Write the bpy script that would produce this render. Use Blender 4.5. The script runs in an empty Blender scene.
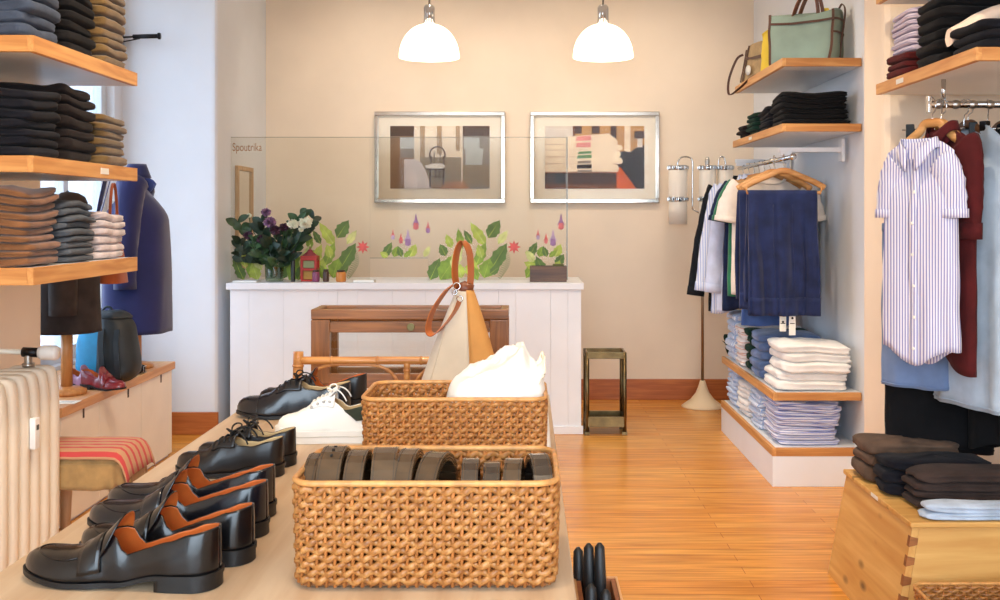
import bpy, bmesh, math, random
from mathutils import Vector, Matrix, noise
PI = math.pi
random.seed(7)
SC = bpy.context.scene
COL = SC.collection
# ------------------------------------------------------------------ camera
EYE = 1.38
FPX = 1050.0
cam_data = bpy.data.cameras.new('camera')
cam = bpy.data.objects.new('camera', cam_data)
COL.objects.link(cam)
cam.location = (0, 0, EYE)
cam.rotation_euler = (PI / 2, 0, 0)
cam_data.sensor_width = 36
cam_data.lens = FPX * 36 / 1000
cam_data.shift_x = -0.025
cam_data.shift_y = -0.084
cam_data.clip_start = 0.05
SC.camera = cam
SC.view_settings.view_transform = 'Standard'
SC.view_settings.look = 'None'
SC.view_settings.gamma = 1
SC.view_settings.use_curve_mapping = False
SC.view_settings.exposure = 0.06

# ------------------------------------------------------------------ helpers
def lin(c):
    c = c / 255.0
    return c / 12.92 if c <= 0.04045 else ((c + 0.055) / 1.055) ** 2.4
def rgb(t):
    return (lin(t[0]), lin(t[1]), lin(t[2]), 1.0)
def mulc(t, k):
    return tuple(min(255, v * k) for v in t)

MATS = {}
def new_mat(name):
    m = bpy.data.materials.new(name)
    m.use_nodes = True
    nt = m.node_tree
    b = nt.nodes['Principled BSDF']
    MATS[name] = m
    return m, nt, b
def N(nt, kind, **kw):
    n = nt.nodes.new(kind)
    for k, v in kw.items():
        if k in n.inputs.keys() if hasattr(n, 'inputs') else False:
            n.inputs[k].default_value = v
        else:
            setattr(n, k, v)
    return n
def coords(nt, scale=(1, 1, 1)):
    tc = nt.nodes.new('ShaderNodeTexCoord')
    mp = nt.nodes.new('ShaderNodeMapping')
    mp.inputs['Scale'].default_value = scale
    nt.links.new(tc.outputs['Object'], mp.inputs['Vector'])
    return mp.outputs['Vector']
def ramp(nt, fac, stops):
    r = nt.nodes.new('ShaderNodeValToRGB')
    els = r.color_ramp.elements
    while len(els) < len(stops):
        els.new(0.5)
    for e, (p, c) in zip(els, stops):
        e.position = p
        e.color = rgb(c)
    nt.links.new(fac, r.inputs['Fac'])
    return r.outputs['Color']
def bump_from(nt, b, sock, strength, dist=0.002):
    bp = nt.nodes.new('ShaderNodeBump')
    bp.inputs['Strength'].default_value = strength
    bp.inputs['Distance'].default_value = dist
    nt.links.new(sock, bp.inputs['Height'])
    nt.links.new(bp.outputs['Normal'], b.inputs['Normal'])

def mat(name, c, rough=0.6, metal=0.0, var=0.1, vscale=6.0, bump=0.0, bscale=80.0, coat=0.0, sheen=0.0, spec=None, emit=0.0, emitc=None, stretch=(1, 1, 1)):
    if name in MATS:
        return MATS[name]
    m, nt, b = new_mat(name)
    b.inputs['Roughness'].default_value = rough
    b.inputs['Metallic'].default_value = metal
    b.inputs['Coat Weight'].default_value = coat
    b.inputs['Coat Roughness'].default_value = 0.12
    b.inputs['Sheen Weight'].default_value = sheen
    if spec is not None:
        b.inputs['Specular IOR Level'].default_value = spec
    v = coords(nt, stretch)
    nz = nt.nodes.new('ShaderNodeTexNoise')
    nz.inputs['Scale'].default_value = vscale
    nz.inputs['Detail'].default_value = 4
    nt.links.new(v, nz.inputs['Vector'])
    col = ramp(nt, nz.outputs['Fac'], [(0.3, mulc(c, 1 - var)), (0.7, mulc(c, 1 + var))])
    nt.links.new(col, b.inputs['Base Color'])
    if bump:
        n2 = nt.nodes.new('ShaderNodeTexNoise')
        n2.inputs['Scale'].default_value = bscale
        n2.inputs['Detail'].default_value = 3
        nt.links.new(v, n2.inputs['Vector'])
        bump_from(nt, b, n2.outputs['Fac'], bump)
    if emit:
        b.inputs['Emission Color'].default_value = rgb(emitc or c)
        b.inputs['Emission Strength'].default_value = emit
    return m

def wood(name, c1, c2, axis='X', rough=0.45, scale=5.0, bump=0.05, knots=False, coat=0.0):
    if name in MATS:
        return MATS[name]
    m, nt, b = new_mat(name)
    s = {'X': (0.6, 9, 9), 'Y': (9, 0.6, 9), 'Z': (9, 9, 0.6)}[axis]
    v = coords(nt, s)
    nz = nt.nodes.new('ShaderNodeTexNoise')
    nz.inputs['Scale'].default_value = scale
    nz.inputs['Detail'].default_value = 6
    nz.inputs['Distortion'].default_value = 0.6
    nt.links.new(v, nz.inputs['Vector'])
    col = ramp(nt, nz.outputs['Fac'], [(0.3, c2), (0.5, tuple((a + d) / 2 for a, d in zip(c1, c2))), (0.68, c1)])
    if knots:
        v2 = coords(nt, {'X': (4, 9, 9), 'Y': (9, 4, 9), 'Z': (9, 9, 4)}[axis])
        vo = nt.nodes.new('ShaderNodeTexVoronoi')
        vo.inputs['Scale'].default_value = 1.15
        nt.links.new(v2, vo.inputs['Vector'])
        r = nt.nodes.new('ShaderNodeValToRGB')
        r.color_ramp.elements[0].position = 0.05
        r.color_ramp.elements[0].color = (1, 1, 1, 1)
        r.color_ramp.elements[1].position = 0.2
        r.color_ramp.elements[1].color = (0, 0, 0, 1)
        nt.links.new(vo.outputs['Distance'], r.inputs['Fac'])
        mx = nt.nodes.new('ShaderNodeMixRGB')
        mx.inputs['Color2'].default_value = rgb(mulc(c2, 0.6))
        nt.links.new(r.outputs['Color'], mx.inputs['Fac'])
        nt.links.new(col, mx.inputs['Color1'])
        col = mx.outputs['Color']
    nt.links.new(col, b.inputs['Base Color'])
    b.inputs['Roughness'].default_value = rough
    b.inputs['Coat Weight'].default_value = coat
    bump_from(nt, b, nz.outputs['Fac'], bump)
    return m

def stripes(name, base, line, freq, duty=0.3, axis='X', rough=0.8):
    """woven stripes along one of the garment's own axes"""
    if name in MATS:
        return MATS[name]
    m, nt, b = new_mat(name)
    tc = nt.nodes.new('ShaderNodeTexCoord')
    sx = nt.nodes.new('ShaderNodeSeparateXYZ')
    nt.links.new(tc.outputs['Object'], sx.inputs[0])
    mu = nt.nodes.new('ShaderNodeMath'); mu.operation = 'MULTIPLY'
    mu.inputs[1].default_value = freq
    if axis == 'XY':
        ad = nt.nodes.new('ShaderNodeMath'); ad.operation = 'ADD'
        nt.links.new(sx.outputs['X'], ad.inputs[0]); nt.links.new(sx.outputs['Y'], ad.inputs[1]); nt.links.new(ad.outputs[0], mu.inputs[0])
    else:
        nt.links.new(sx.outputs[axis], mu.inputs[0])
    fr = nt.nodes.new('ShaderNodeMath'); fr.operation = 'FRACT'
    nt.links.new(mu.outputs[0], fr.inputs[0])
    lt = nt.nodes.new('ShaderNodeMath'); lt.operation = 'LESS_THAN'
    lt.inputs[1].default_value = duty
    nt.links.new(fr.outputs[0], lt.inputs[0])
    mx = nt.nodes.new('ShaderNodeMixRGB')
    mx.inputs['Color1'].default_value = rgb(base)
    mx.inputs['Color2'].default_value = rgb(line)
    nt.links.new(lt.outputs[0], mx.inputs['Fac'])
    nt.links.new(mx.outputs[0], b.inputs['Base Color'])
    b.inputs['Roughness'].default_value = rough
    b.inputs['Sheen Weight'].default_value = 0.1
    return m

def glass(name, tint=(255, 255, 255), gloss=0.06, rough=0.02):
    if name in MATS:
        return MATS[name]
    m, nt, b = new_mat(name)
    nt.nodes.remove(b)
    out = nt.nodes['Material Output']
    t = nt.nodes.new('ShaderNodeBsdfTransparent')
    t.inputs['Color'].default_value = rgb(tint)
    g = nt.nodes.new('ShaderNodeBsdfGlossy')
    g.inputs['Roughness'].default_value = rough
    lw = nt.nodes.new('ShaderNodeLayerWeight')
    lw.inputs['Blend'].default_value = 0.25
    mr = nt.nodes.new('ShaderNodeMapRange')
    mr.inputs['To Min'].default_value = gloss
    mr.inputs['To Max'].default_value = 0.6
    nt.links.new(lw.outputs['Facing'], mr.inputs['Value'])
    mx = nt.nodes.new('ShaderNodeMixShader')
    nt.links.new(mr.outputs[0], mx.inputs[0])
    nt.links.new(t.outputs[0], mx.inputs[1])
    nt.links.new(g.outputs[0], mx.inputs[2])
    nt.links.new(mx.outputs[0], out.inputs['Surface'])
    return m

class MB:
    def __init__(self):
        self.v = []; self.f = []; self.m = []; self.s = []
    def add(self, vs, fs, mi=0, smooth=False):
        o = len(self.v)
        self.v += [tuple(p) for p in vs]
        for f in fs:
            self.f.append([i + o for i in f]); self.m.append(mi); self.s.append(smooth)
        return self
    def box(self, x0, x1, y0, y1, z0, z1, mi=0, bev=0.0, M=None):
        bm = bmesh.new()
        bmesh.ops.create_cube(bm, size=1)
        for v in bm.verts:
            v.co = Vector(((x0 + x1) / 2 + v.co.x * (x1 - x0), (y0 + y1) / 2 + v.co.y * (y1 - y0), (z0 + z1) / 2 + v.co.z * (z1 - z0)))
        if bev:
            bmesh.ops.bevel(bm, geom=bm.edges[:], offset=bev, segments=3, affect='EDGES', profile=0.6)
        bm.verts.index_update()
        vs = [(M @ v.co) if M else v.co.copy() for v in bm.verts]
        fs = [[v.index for v in f.verts] for f in bm.faces]
        bm.free()
        return self.add(vs, fs, mi, False)
    def grid(self, fn, nu, nv, cu=False, cv=False, mi=0, smooth=True):
        vs = []
        for j in range(nv + (0 if cv else 1)):
            for i in range(nu + (0 if cu else 1)):
                vs.append(fn(i / nu, j / nv))
        W = nu + (0 if cu else 1); Hh = nv + (0 if cv else 1)
        fs = []
        for j in range(nv):
            for i in range(nu):
                a = j * W + i; b = j * W + (i + 1) % W
                c = ((j + 1) % Hh) * W + (i + 1) % W; d = ((j + 1) % Hh) * W + i
                fs.append([a, b, c, d])
        return self.add(vs, fs, mi, smooth)
    def tube(self, pts, r, n=8, closed=False, mi=0, caps=True, flat=1.0, side=None):
        pts = [Vector(p) for p in pts]
        k = len(pts)
        rs = r if isinstance(r, (list, tuple)) else [r] * k
        T = []
        for i in range(k):
            if closed:
                t = pts[(i + 1) % k] - pts[i - 1]
            else:
                t = pts[min(i + 1, k - 1)] - pts[max(i - 1, 0)]
            if t.length < 1e-9:
                t = Vector((0, 0, 1))
            T.append(t.normalized())
        ref = Vector(side) if side else (Vector((0, 0, 1)) if abs(T[0].z) < 0.9 else Vector((1, 0, 0)))
        vs = []
        nrm = (ref - T[0] * ref.dot(T[0])).normalized()
        for i in range(k):
            q = (Vector(side) if side else nrm)
            q = q - T[i] * q.dot(T[i])
            if q.length < 1e-6:
                q = T[i].orthogonal()
            nrm = q.normalized()
            bi = T[i].cross(nrm)
            for a in range(n):
                an = 2 * PI * a / n
                vs.append(pts[i] + nrm * math.cos(an) * rs[i] + bi * math.sin(an) * rs[i] * flat)
        fs = []
        for i in range(k if closed else k - 1):
            for a in range(n):
                j = (i + 1) % k
                fs.append([i * n + a, i * n + (a + 1) % n, j * n + (a + 1) % n, j * n + a])
        if caps and not closed:
            fs.append(list(range(n))[::-1]); fs.append([(k - 1) * n + a for a in range(n)])
        return self.add(vs, fs, mi, True)
    def lathe(self, prof, c=(0, 0, 0), n=24, mi=0, axis='Z', smooth=True):
        vs = []
        for (r, h) in prof:
            for a in range(n):
                an = 2 * PI * a / n
                p = (r * math.cos(an), r * math.sin(an), h)
                if axis == 'X': p = (h, p[0], p[1])
                if axis == 'Y': p = (p[0], h, p[1])
                vs.append((p[0] + c[0], p[1] + c[1], p[2] + c[2]))
        fs = []
        for i in range(len(prof) - 1):
            for a in range(n):
                fs.append([i * n + a, i * n + (a + 1) % n, (i + 1) * n + (a + 1) % n, (i + 1) * n + a])
        return self.add(vs, fs, mi, smooth)
    def sweep(self, pts, w, th, side, mi=0, closed=False):
        """a strap: width w along side, thickness th"""
        pts = [Vector(p) for p in pts]; k = len(pts)
        ws = w if isinstance(w, (list, tuple)) else [w] * k
        vs = []
        for i in range(k):
            if closed: t = pts[(i + 1) % k] - pts[i - 1]
            else: t = pts[min(i + 1, k - 1)] - pts[max(i - 1, 0)]
            t.normalize()
            sd = Vector(side[i]) if isinstance(side[0], (list, tuple, Vector)) else Vector(side)
            sd = (sd - t * sd.dot(t)).normalized()
            nn = t.cross(sd)
            for (a, b) in ((-1, -1), (1, -1), (1, 1), (-1, 1)):
                vs.append(pts[i] + sd * a * ws[i] / 2 + nn * b * th / 2)
        fs = []
        for i in range(k if closed else k - 1):
            j = (i + 1) % k
            for a in range(4):
                fs.append([i * 4 + a, i * 4 + (a + 1) % 4, j * 4 + (a + 1) % 4, j * 4 + a])
        if not closed:
            fs.append([3, 2, 1, 0]); fs.append([(k - 1) * 4 + a for a in range(4)])
        return self.add(vs, fs, mi, False)
    def prism(self, outline, d0, d1, plane='XZ', mi=0):
        """flat outline given depth"""
        n = len(outline)
        def P(p, d):
            if plane == 'XZ': return (p[0], d, p[1])
            if plane == 'XY': return (p[0], p[1], d)
            return (d, p[0], p[1])
        vs = [P(p, d0) for p in outline] + [P(p, d1) for p in outline]
        fs = [list(range(n)), [n + i for i in range(n)][::-1]]
        for i in range(n):
            fs.append([i, n + i, n + (i + 1) % n, (i + 1) % n])
        return self.add(vs, fs, mi, False)
    def xform(self, M):
        self.v = [tuple(M @ Vector(p)) for p in self.v]
        return self
    def build(self, name, mats, parent=None, label=None, merge=0.0, fixn=True):
        me = bpy.data.meshes.new(name)
        me.from_pydata(self.v, [], self.f)
        me.polygons.foreach_set('material_index', self.m)
        me.polygons.foreach_set('use_smooth', self.s)
        if not isinstance(mats, (list, tuple)): mats = [mats]
        for q in mats: me.materials.append(q)
        if merge or fixn:
            bm = bmesh.new(); bm.from_mesh(me)
            if merge: bmesh.ops.remove_doubles(bm, verts=bm.verts[:], dist=merge)
            if fixn: bmesh.ops.recalc_face_normals(bm, faces=bm.faces[:])
            bm.to_mesh(me); bm.free()
        me.update()
        o = bpy.data.objects.new(name, me)
        COL.objects.link(o)
        if parent: o.parent = parent
        if label: o['label'] = label
        return o

def thing(name, label, cat, loc=(0, 0, 0), rz=0.0, group=None):
    o = bpy.data.objects.new(name, None)
    COL.objects.link(o)
    o.empty_display_size = 0.05
    o.location = loc; o.rotation_euler = (0, 0, rz)
    o['label'] = label; o['category'] = cat
    if group: o['group'] = group
    return o
def tag(o, label, cat, group=None):
    o['label'] = label; o['category'] = cat
    if group: o['group'] = group
    return o
def struct(name, mb, m):
    o = mb.build(name, m); o['kind'] = 'structure'
    return o
def kids(o):
    return [c for c in KID.get(o.name, [])]
def copy_tree(o, label=None, loc=None, rz=None, group=None, swap=None):
    c = o.copy(); COL.objects.link(c)
    if label: c['label'] = label
    if group: c['group'] = group
    if loc is not None: c.location = loc
    if rz is not None: c.rotation_euler = (0, 0, rz)
    for ch in list(o.children):
        d = ch.copy(); COL.objects.link(d); d.parent = c
        for g in list(ch.children):
            e = g.copy(); COL.objects.link(e); e.parent = d
    return c
def solidify(o, th, off=-1, mo=0, rim=0):
    s = o.modifiers.new('thickness', 'SOLIDIFY')
    s.thickness = th; s.offset = off; s.material_offset = mo; s.material_offset_rim = rim
    return o
def pt(px, py, Y):
    """where the point seen at (px, py) stands when it is Y metres from the viewer"""
    return ((px - 525) * Y / FPX, Y, EYE - (py - 216) * Y / FPX)
def sm(x):
    x = max(0.0, min(1.0, x)); return x * x * (3 - 2 * x)
def lerp(a, b, t): return a + (b - a) * t
def interp(t, tab):
    if t <= tab[0][0]: return tab[0][1]
    for (a, va), (b, vb) in zip(tab, tab[1:]):
        if t <= b:
            u = (t - a) / (b - a)
            u = u * u * (3 - 2 * u) * 0.6 + u * 0.4
            return va + (vb - va) * u
    return tab[-1][1]
def nz(x, y, z=0.0): return noise.noise(Vector((x, y, z)))
def bez(p0, p1, p2, p3, n=12):
    p0, p1, p2, p3 = map(Vector, (p0, p1, p2, p3))
    return [p0 * (1 - t) ** 3 + p1 * 3 * t * (1 - t) ** 2 + p2 * 3 * t * t * (1 - t) + p3 * t ** 3 for t in [i / n for i in range(n + 1)]]
def catmull(P, n=6):
    P = [Vector(p) for p in P]; out = []
    for i in range(len(P) - 1):
        a = P[max(i - 1, 0)]; b = P[i]; c = P[i + 1]; d = P[min(i + 2, len(P) - 1)]
        for k in range(n):
            t = k / n
            out.append(0.5 * ((2 * b) + (c - a) * t + (2 * a - 5 * b + 4 * c - d) * t * t + (3 * b - a - 3 * c + d) * t ** 3))
    out.append(P[-1]); return out

ORD = ['topmost', 'second from top', 'third from top', 'fourth from top', 'fifth from top', 'sixth from top', 'seventh from top', 'eighth from top', 'ninth from top', 'tenth from top', 'eleventh from top', 'twelfth from top']
ORB = ['bottom', 'second from bottom', 'third from bottom', 'fourth from bottom', 'fifth from bottom', 'sixth from bottom', 'seventh from bottom', 'eighth from bottom', 'ninth from bottom', 'tenth from bottom', 'eleventh from bottom', 'twelfth from bottom']

# ------------------------------------------------------------------ common materials
M_WALL = mat('warm_plaster', (238, 221, 200), 0.85, var=0.02, vscale=2, bump=0.15, bscale=30)
M_WALLC = mat('white_plaster', (228, 232, 238), 0.8, var=0.015, vscale=2, bump=0.12, bscale=30)
M_CEIL = mat('ceiling_paint', (240, 236, 228), 0.9, var=0.01)
M_WHITE = mat('white_paint', (236, 239, 244), 0.45, var=0.015, vscale=3)
M_LAM = mat('white_laminate', (230, 233, 237), 0.4, var=0.01)
M_OAK = wood('shelf_edge_wood', (224, 168, 102), (192, 128, 66), 'Y', 0.45)
M_OAKX = wood('shelf_end_wood', (214, 156, 90), (180, 116, 58), 'X', 0.45)
M_LEDGE = wood('ledge_wood', (222, 172, 120), (196, 140, 90), 'Y', 0.5)
M_BASE = wood('baseboard_wood', (190, 112, 54), (158, 84, 36), 'X', 0.4)
M_TABLE = wood('table_oak', (214, 188, 156), (194, 162, 128), 'Y', 0.42, scale=3)
M_CHROME = mat('chrome', (205, 205, 205), 0.12, metal=1, var=0.02)
M_STEEL = mat('brushed_steel', (180, 176, 170), 0.3, metal=1, var=0.05)
M_BLACKM = mat('black_metal', (22, 22, 24), 0.4, metal=0.6, var=0.05)
M_LABEL = mat('label_card', (236, 234, 226), 0.6, var=0.02)
M_GLASS = glass('clear_glass', (248, 250, 249), 0.04)
M_PANE = glass('window_glass', (246, 249, 250), 0.05)
M_BAYP = glass('bay_window_glass', (212, 218, 224), 0.05)
M_HANGW = wood('hanger_wood', (216, 164, 104), (180, 122, 66), 'X', 0.4)
# ================================================================== THE SETTING
def floor_material():
    m, nt, b = new_mat('floor_boards')
    v = coords(nt, (1, 1, 1))
    br = nt.nodes.new('ShaderNodeTexBrick')
    br.offset = 0.37
    br.inputs['Color1'].default_value = rgb((238, 172, 80))
    br.inputs['Color2'].default_value = rgb((226, 150, 58))
    br.inputs['Mortar'].default_value = rgb((168, 100, 42))
    br.inputs['Scale'].default_value = 1.0
    br.inputs['Brick Width'].default_value = 1.35
    br.inputs['Row Height'].default_value = 0.075
    br.inputs['Mortar Size'].default_value = 0.0014
    br.inputs['Mortar Smooth'].default_value = 0.3
    nt.links.new(v, br.inputs['Vector'])
    v2 = coords(nt, (0.9, 14, 1))
    n = nt.nodes.new('ShaderNodeTexNoise')
    n.inputs['Scale'].default_value = 3.0; n.inputs['Detail'].default_value = 6; n.inputs['Distortion'].default_value = 0.5
    nt.links.new(v2, n.inputs['Vector'])
    g = ramp(nt, n.outputs['Fac'], [(0.3, (196, 184, 170)), (0.65, (255, 255, 255))])
    mx = nt.nodes.new('ShaderNodeMixRGB'); mx.blend_type = 'MULTIPLY'; mx.inputs['Fac'].default_value = 0.9
    nt.links.new(br.outputs['Color'], mx.inputs['Color1']); nt.links.new(g, mx.inputs['Color2'])
    # worn greyish patches
    n3 = nt.nodes.new('ShaderNodeTexNoise'); n3.inputs['Scale'].default_value = 1.7; n3.inputs['Detail'].default_value = 5
    v3 = coords(nt, (0.7, 1.3, 1)); nt.links.new(v3, n3.inputs['Vector'])
    r3 = nt.nodes.new('ShaderNodeValToRGB')
    r3.color_ramp.elements[0].position = 0.62; r3.color_ramp.elements[0].color = (0, 0, 0, 1)
    r3.color_ramp.elements[1].position = 0.8; r3.color_ramp.elements[1].color = (0.55, 0.55, 0.55, 1)
    nt.links.new(n3.outputs['Fac'], r3.inputs['Fac'])
    m2 = nt.nodes.new('ShaderNodeMixRGB'); m2.inputs['Color2'].default_value = rgb((138, 96, 60))
    nt.links.new(r3.outputs['Color'], m2.inputs['Fac']); nt.links.new(mx.outputs[0], m2.inputs['Color1'])
    nt.links.new(m2.outputs[0], b.inputs['Base Color'])
    b.inputs['Roughness'].default_value = 0.26
    bump_from(nt, b, br.outputs['Fac'], 0.12, -0.002)
    return m
FRONT = -1.3
CEIL = 3.3
s = MB(); s.box(-3.3, 2.5, FRONT, 8.0, -0.1, 0); struct('floor', s, floor_material())
s = MB(); s.box(-3.3, 2.5, FRONT, 8.0, CEIL, CEIL + 0.1); struct('ceiling', s, M_CEIL)
s = MB(); s.box(-1.97, 1.9, 7.9, 8.0, 0, CEIL); struct('wall_back', s, M_WALL)
s = MB(); s.box(-1.95, 1.72, 7.878, 7.9, 0, 0.155, bev=0.005); struct('baseboard_back', s, M_BASE)
# pier between window bay and counter
s = MB(); s.box(-3.2, -1.95, 6.65, 8.0, 0, CEIL, bev=0.035); struct('wall_left', s, M_WALLC)
s = MB(); s.box(-2.53, -1.94, 6.626, 6.65, 0, 0.14, bev=0.004); struct('baseboard_left', s, M_BASE)
# window bay: wall below, above and beside the opening
s = MB()
s.box(-2.75, -2.55, 4.57, 6.65, 0, 0.56)
s.box(-2.75, -2.55, 4.57, 6.65, 2.95, CEIL)
s.box(-2.75, -2.55, 6.52, 6.65, 0.56, 2.95)
struct('wall_left_bay', s, M_WALLC)
s = MB(); s.box(-2.75, -2.1, FRONT, 4.57, 0, CEIL, bev=0.03); struct('wall_left_near', s, M_WALL)
# the bay window
w = thing('window_1', 'tall window in the bay behind the busts and ledge', 'window'); w['kind'] = 'structure'
M_FRAMEW = mat('window_frame_paint', (214, 222, 230), 0.45, var=0.02)
s = MB()
for (a, b_) in ((4.57, 4.64), (5.3, 5.36), (5.92, 5.98), (6.45, 6.52)):
    s.box(-2.66, -2.6, a, b_, 0.56, 2.95, bev=0.006)
s.box(-2.66, -2.6, 4.57, 6.52, 0.56, 0.64, bev=0.006)
s.box(-2.66, -2.6, 4.57, 6.52, 2.87, 2.95, bev=0.006)
s.build('window_frame', M_FRAMEW, w)
s = MB(); s.box(-2.634, -2.628, 4.6, 6.48, 0.6, 2.9); s.build('pane', M_BAYP, w)
# right side: wall of the recess, pier, wall near
s = MB(); s.box(1.72, 1.95, 4.5, 8.0, 0, CEIL); struct('wall_right', s, M_WALLC)
s = MB(); s.box(1.475, 2.5, 4.3, 4.6, 0, CEIL, bev=0.05); struct('wall_right_pier', s, M_WALL)
s = MB(); s.box(2.3, 2.5, FRONT, 4.35, 0, CEIL); struct('wall_right_near', s, M_WALL)
s = MB(); s.box(1.7, 1.72, 6.76, 7.88, 0, 0.155, bev=0.004); struct('baseboard_right', s, M_BASE)
# shop front behind the viewer
s = MB()
s.box(-2.75, -1.9, FRONT - 0.2, FRONT, 0, CEIL); s.box(2.1, 2.5, FRONT - 0.2, FRONT, 0, CEIL)
s.box(-1.9, 2.1, FRONT - 0.2, FRONT, 2.9, CEIL); s.box(-1.9, 2.1, FRONT - 0.2, FRONT, 0, 0.4)
struct('wall_front', s, M_WALLC)
w = thing('window_2', 'shop window facing the street behind the viewer', 'window'); w['kind'] = 'structure'
s = MB()
for (a, b_) in ((-1.9, -1.83), (0.05, 0.12), (2.03, 2.1)): s.box(a, b_, FRONT - 0.14, FRONT - 0.06, 0.4, 2.9)
s.box(-1.9, 2.1, FRONT - 0.14, FRONT - 0.06, 0.4, 0.48); s.box(-1.9, 2.1, FRONT - 0.14, FRONT - 0.06, 2.82, 2.9)
s.build('window_frame', M_FRAMEW, w)
s = MB(); s.box(-1.85, 2.05, FRONT - 0.103, FRONT - 0.097, 0.44, 2.86); s.build('pane', M_PANE, w)

# ================================================================== LIGHT
wd = bpy.data.worlds.new('daylight'); SC.world = wd; wd.use_nodes = True
bg = wd.node_tree.nodes['Background']
tcw = wd.node_tree.nodes.new('ShaderNodeTexCoord')
sxw = wd.node_tree.nodes.new('ShaderNodeSeparateXYZ')
wd.node_tree.links.new(tcw.outputs['Generated'], sxw.inputs[0])
rw = wd.node_tree.nodes.new('ShaderNodeValToRGB')
rw.color_ramp.elements[0].position = 0.42; rw.color_ramp.elements[0].color = (0.32, 0.34, 0.36, 1)
rw.color_ramp.elements[1].position = 0.56; rw.color_ramp.elements[1].color = (0.76, 0.87, 1.0, 1)
mrw = wd.node_tree.nodes.new('ShaderNodeMapRange')
mrw.inputs['From Min'].default_value = -1; mrw.inputs['From Max'].default_value = 1
wd.node_tree.links.new(sxw.outputs['Z'], mrw.inputs['Value'])
wd.node_tree.links.new(mrw.outputs[0], rw.inputs['Fac'])
wd.node_tree.links.new(rw.outputs[0], bg.inputs['Color'])
bg.inputs['Strength'].default_value = SKY_STRENGTH = 12.0
def portal(name, loc, rot, sx, sy):
    l = bpy.data.lights.new(name, 'AREA'); l.shape = 'RECTANGLE'; l.size = sx; l.size_y = sy
    l.cycles.is_portal = True
    o = bpy.data.objects.new(name, l); COL.objects.link(o)
    o.location = loc; o.rotation_euler = rot
portal('bay_window_portal', (-2.7, 5.55, 1.75), (0, -PI / 2, 0), 2.3, 1.9)
portal('shop_window_portal', (0.1, FRONT - 0.22, 1.65), (PI / 2, 0, 0), 3.9, 2.4)
def spot(name, loc, target, power, col, size=60, blend=0.7, rad=0.04):
    l = bpy.data.lights.new(name, 'SPOT'); l.energy = power; l.color = col
    l.spot_size = math.radians(size); l.spot_blend = blend; l.shadow_soft_size = rad
    o = bpy.data.objects.new(name, l); COL.objects.link(o)
    o.location = loc
    d = Vector(target) - Vector(loc)
    o.rotation_euler = d.to_track_quat('-Z', 'Y').to_euler()
WARM = (1.0, 0.80, 0.58)
WARM2 = (1.0, 0.85, 0.70)
for x in (-1.2, -0.55, 0.3, 1.0):
    spot('unseen_ceiling_spot', (x, 6.75, 3.22), (x * 1.02, 7.9, 1.7), 27, WARM2, 95, 0.9)
for x, y, tx, ty, tz, p in ((-0.5, 4.0, -0.4, 4.9, 0.5, 120), (0.7, 4.3, 0.6, 5.2, 0.0, 230), (0.6, 2.9, 1.6, 4.2, 1.4, 130), (-0.9, 2.2, -2.1, 3.6, 1.4, 90),
                            (0.5, 5.4, 1.6, 5.9, 1.2, 70), (-0.3, 1.3, -0.3, 2.2, 0.8, 110), (0.3, 0.6, 1.3, 3.4, 0.6, 90), (-0.7, 3.4, -2.0, 4.6, 0.4, 190), (-0.6, 1.6, -1.9, 3.3, 0.5, 130)):  # last two: unseen fill spots added to brighten the cabinet and radiator
    spot('unseen_ceiling_spot', (x, y, 3.22), (tx, ty, tz), p * 0.6, WARM, 85, 0.9)

# ================================================================== PENDANTS
M_OPAL = mat('opal_glass', (255, 244, 226), 0.3, var=0.0, emit=3.4, emitc=(255, 236, 205))
M_CORD = mat('lamp_cord', (120, 105, 90), 0.6)
def pendant(x, label):
    t = thing('pendant_lamp', label, 'lamp', (x, 6.9, 0), 0, 'opal dome pendants over the counter')
    R = 0.198; zb = 2.42
    pr = []
    for i in range(15):
        a = PI / 2 * i / 14
        pr.append((max(R * math.cos(a) ** 0.9, 0.012), zb + 0.222 * math.sin(a)))
    pr2 = [(0.012, zb + 0.21)] + [(max((R - 0.006) * math.cos(PI / 2 * i / 14) ** 0.9, 0.012), zb + 0.214 * math.sin(PI / 2 * i / 14)) for i in range(14, -1, -1)]
    s = MB(); s.lathe(pr + pr2[1:] + [pr[0]], n=40); s.build('dome_shade', M_OPAL, t)
    s = MB(); s.lathe([(0.0, 2.64), (0.034, 2.64), (0.034, 2.755), (0.026, 2.765), (0.0, 2.765)], n=24)
    for k in range(12):
        a = 2 * PI * k / 12
        s.box(0.033 * math.cos(a) - 0.003, 0.033 * math.cos(a) + 0.003, 0.033 * math.sin(a) - 0.003, 0.033 * math.sin(a) + 0.003, 2.648, 2.75)
    s.build('socket_sleeve', M_CHROME, t)
    s = MB(); s.tube([(0, 0, 2.765), (0, 0, CEIL - 0.03)], 0.006); s.build('cord', M_CORD, t)
    s = MB(); s.lathe([(0, CEIL - 0.04), (0.05, CEIL - 0.035), (0.055, CEIL), (0, CEIL)], n=24); s.build('ceiling_cap', M_CHROME, t)
    return t
p1 = pendant(-0.629, 'white opal dome pendant lamp hanging above the chair picture')
p2 = copy_tree(p1, 'white opal dome pendant lamp hanging above the towel-stack picture', (0.513, 6.9, 0))

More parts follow.
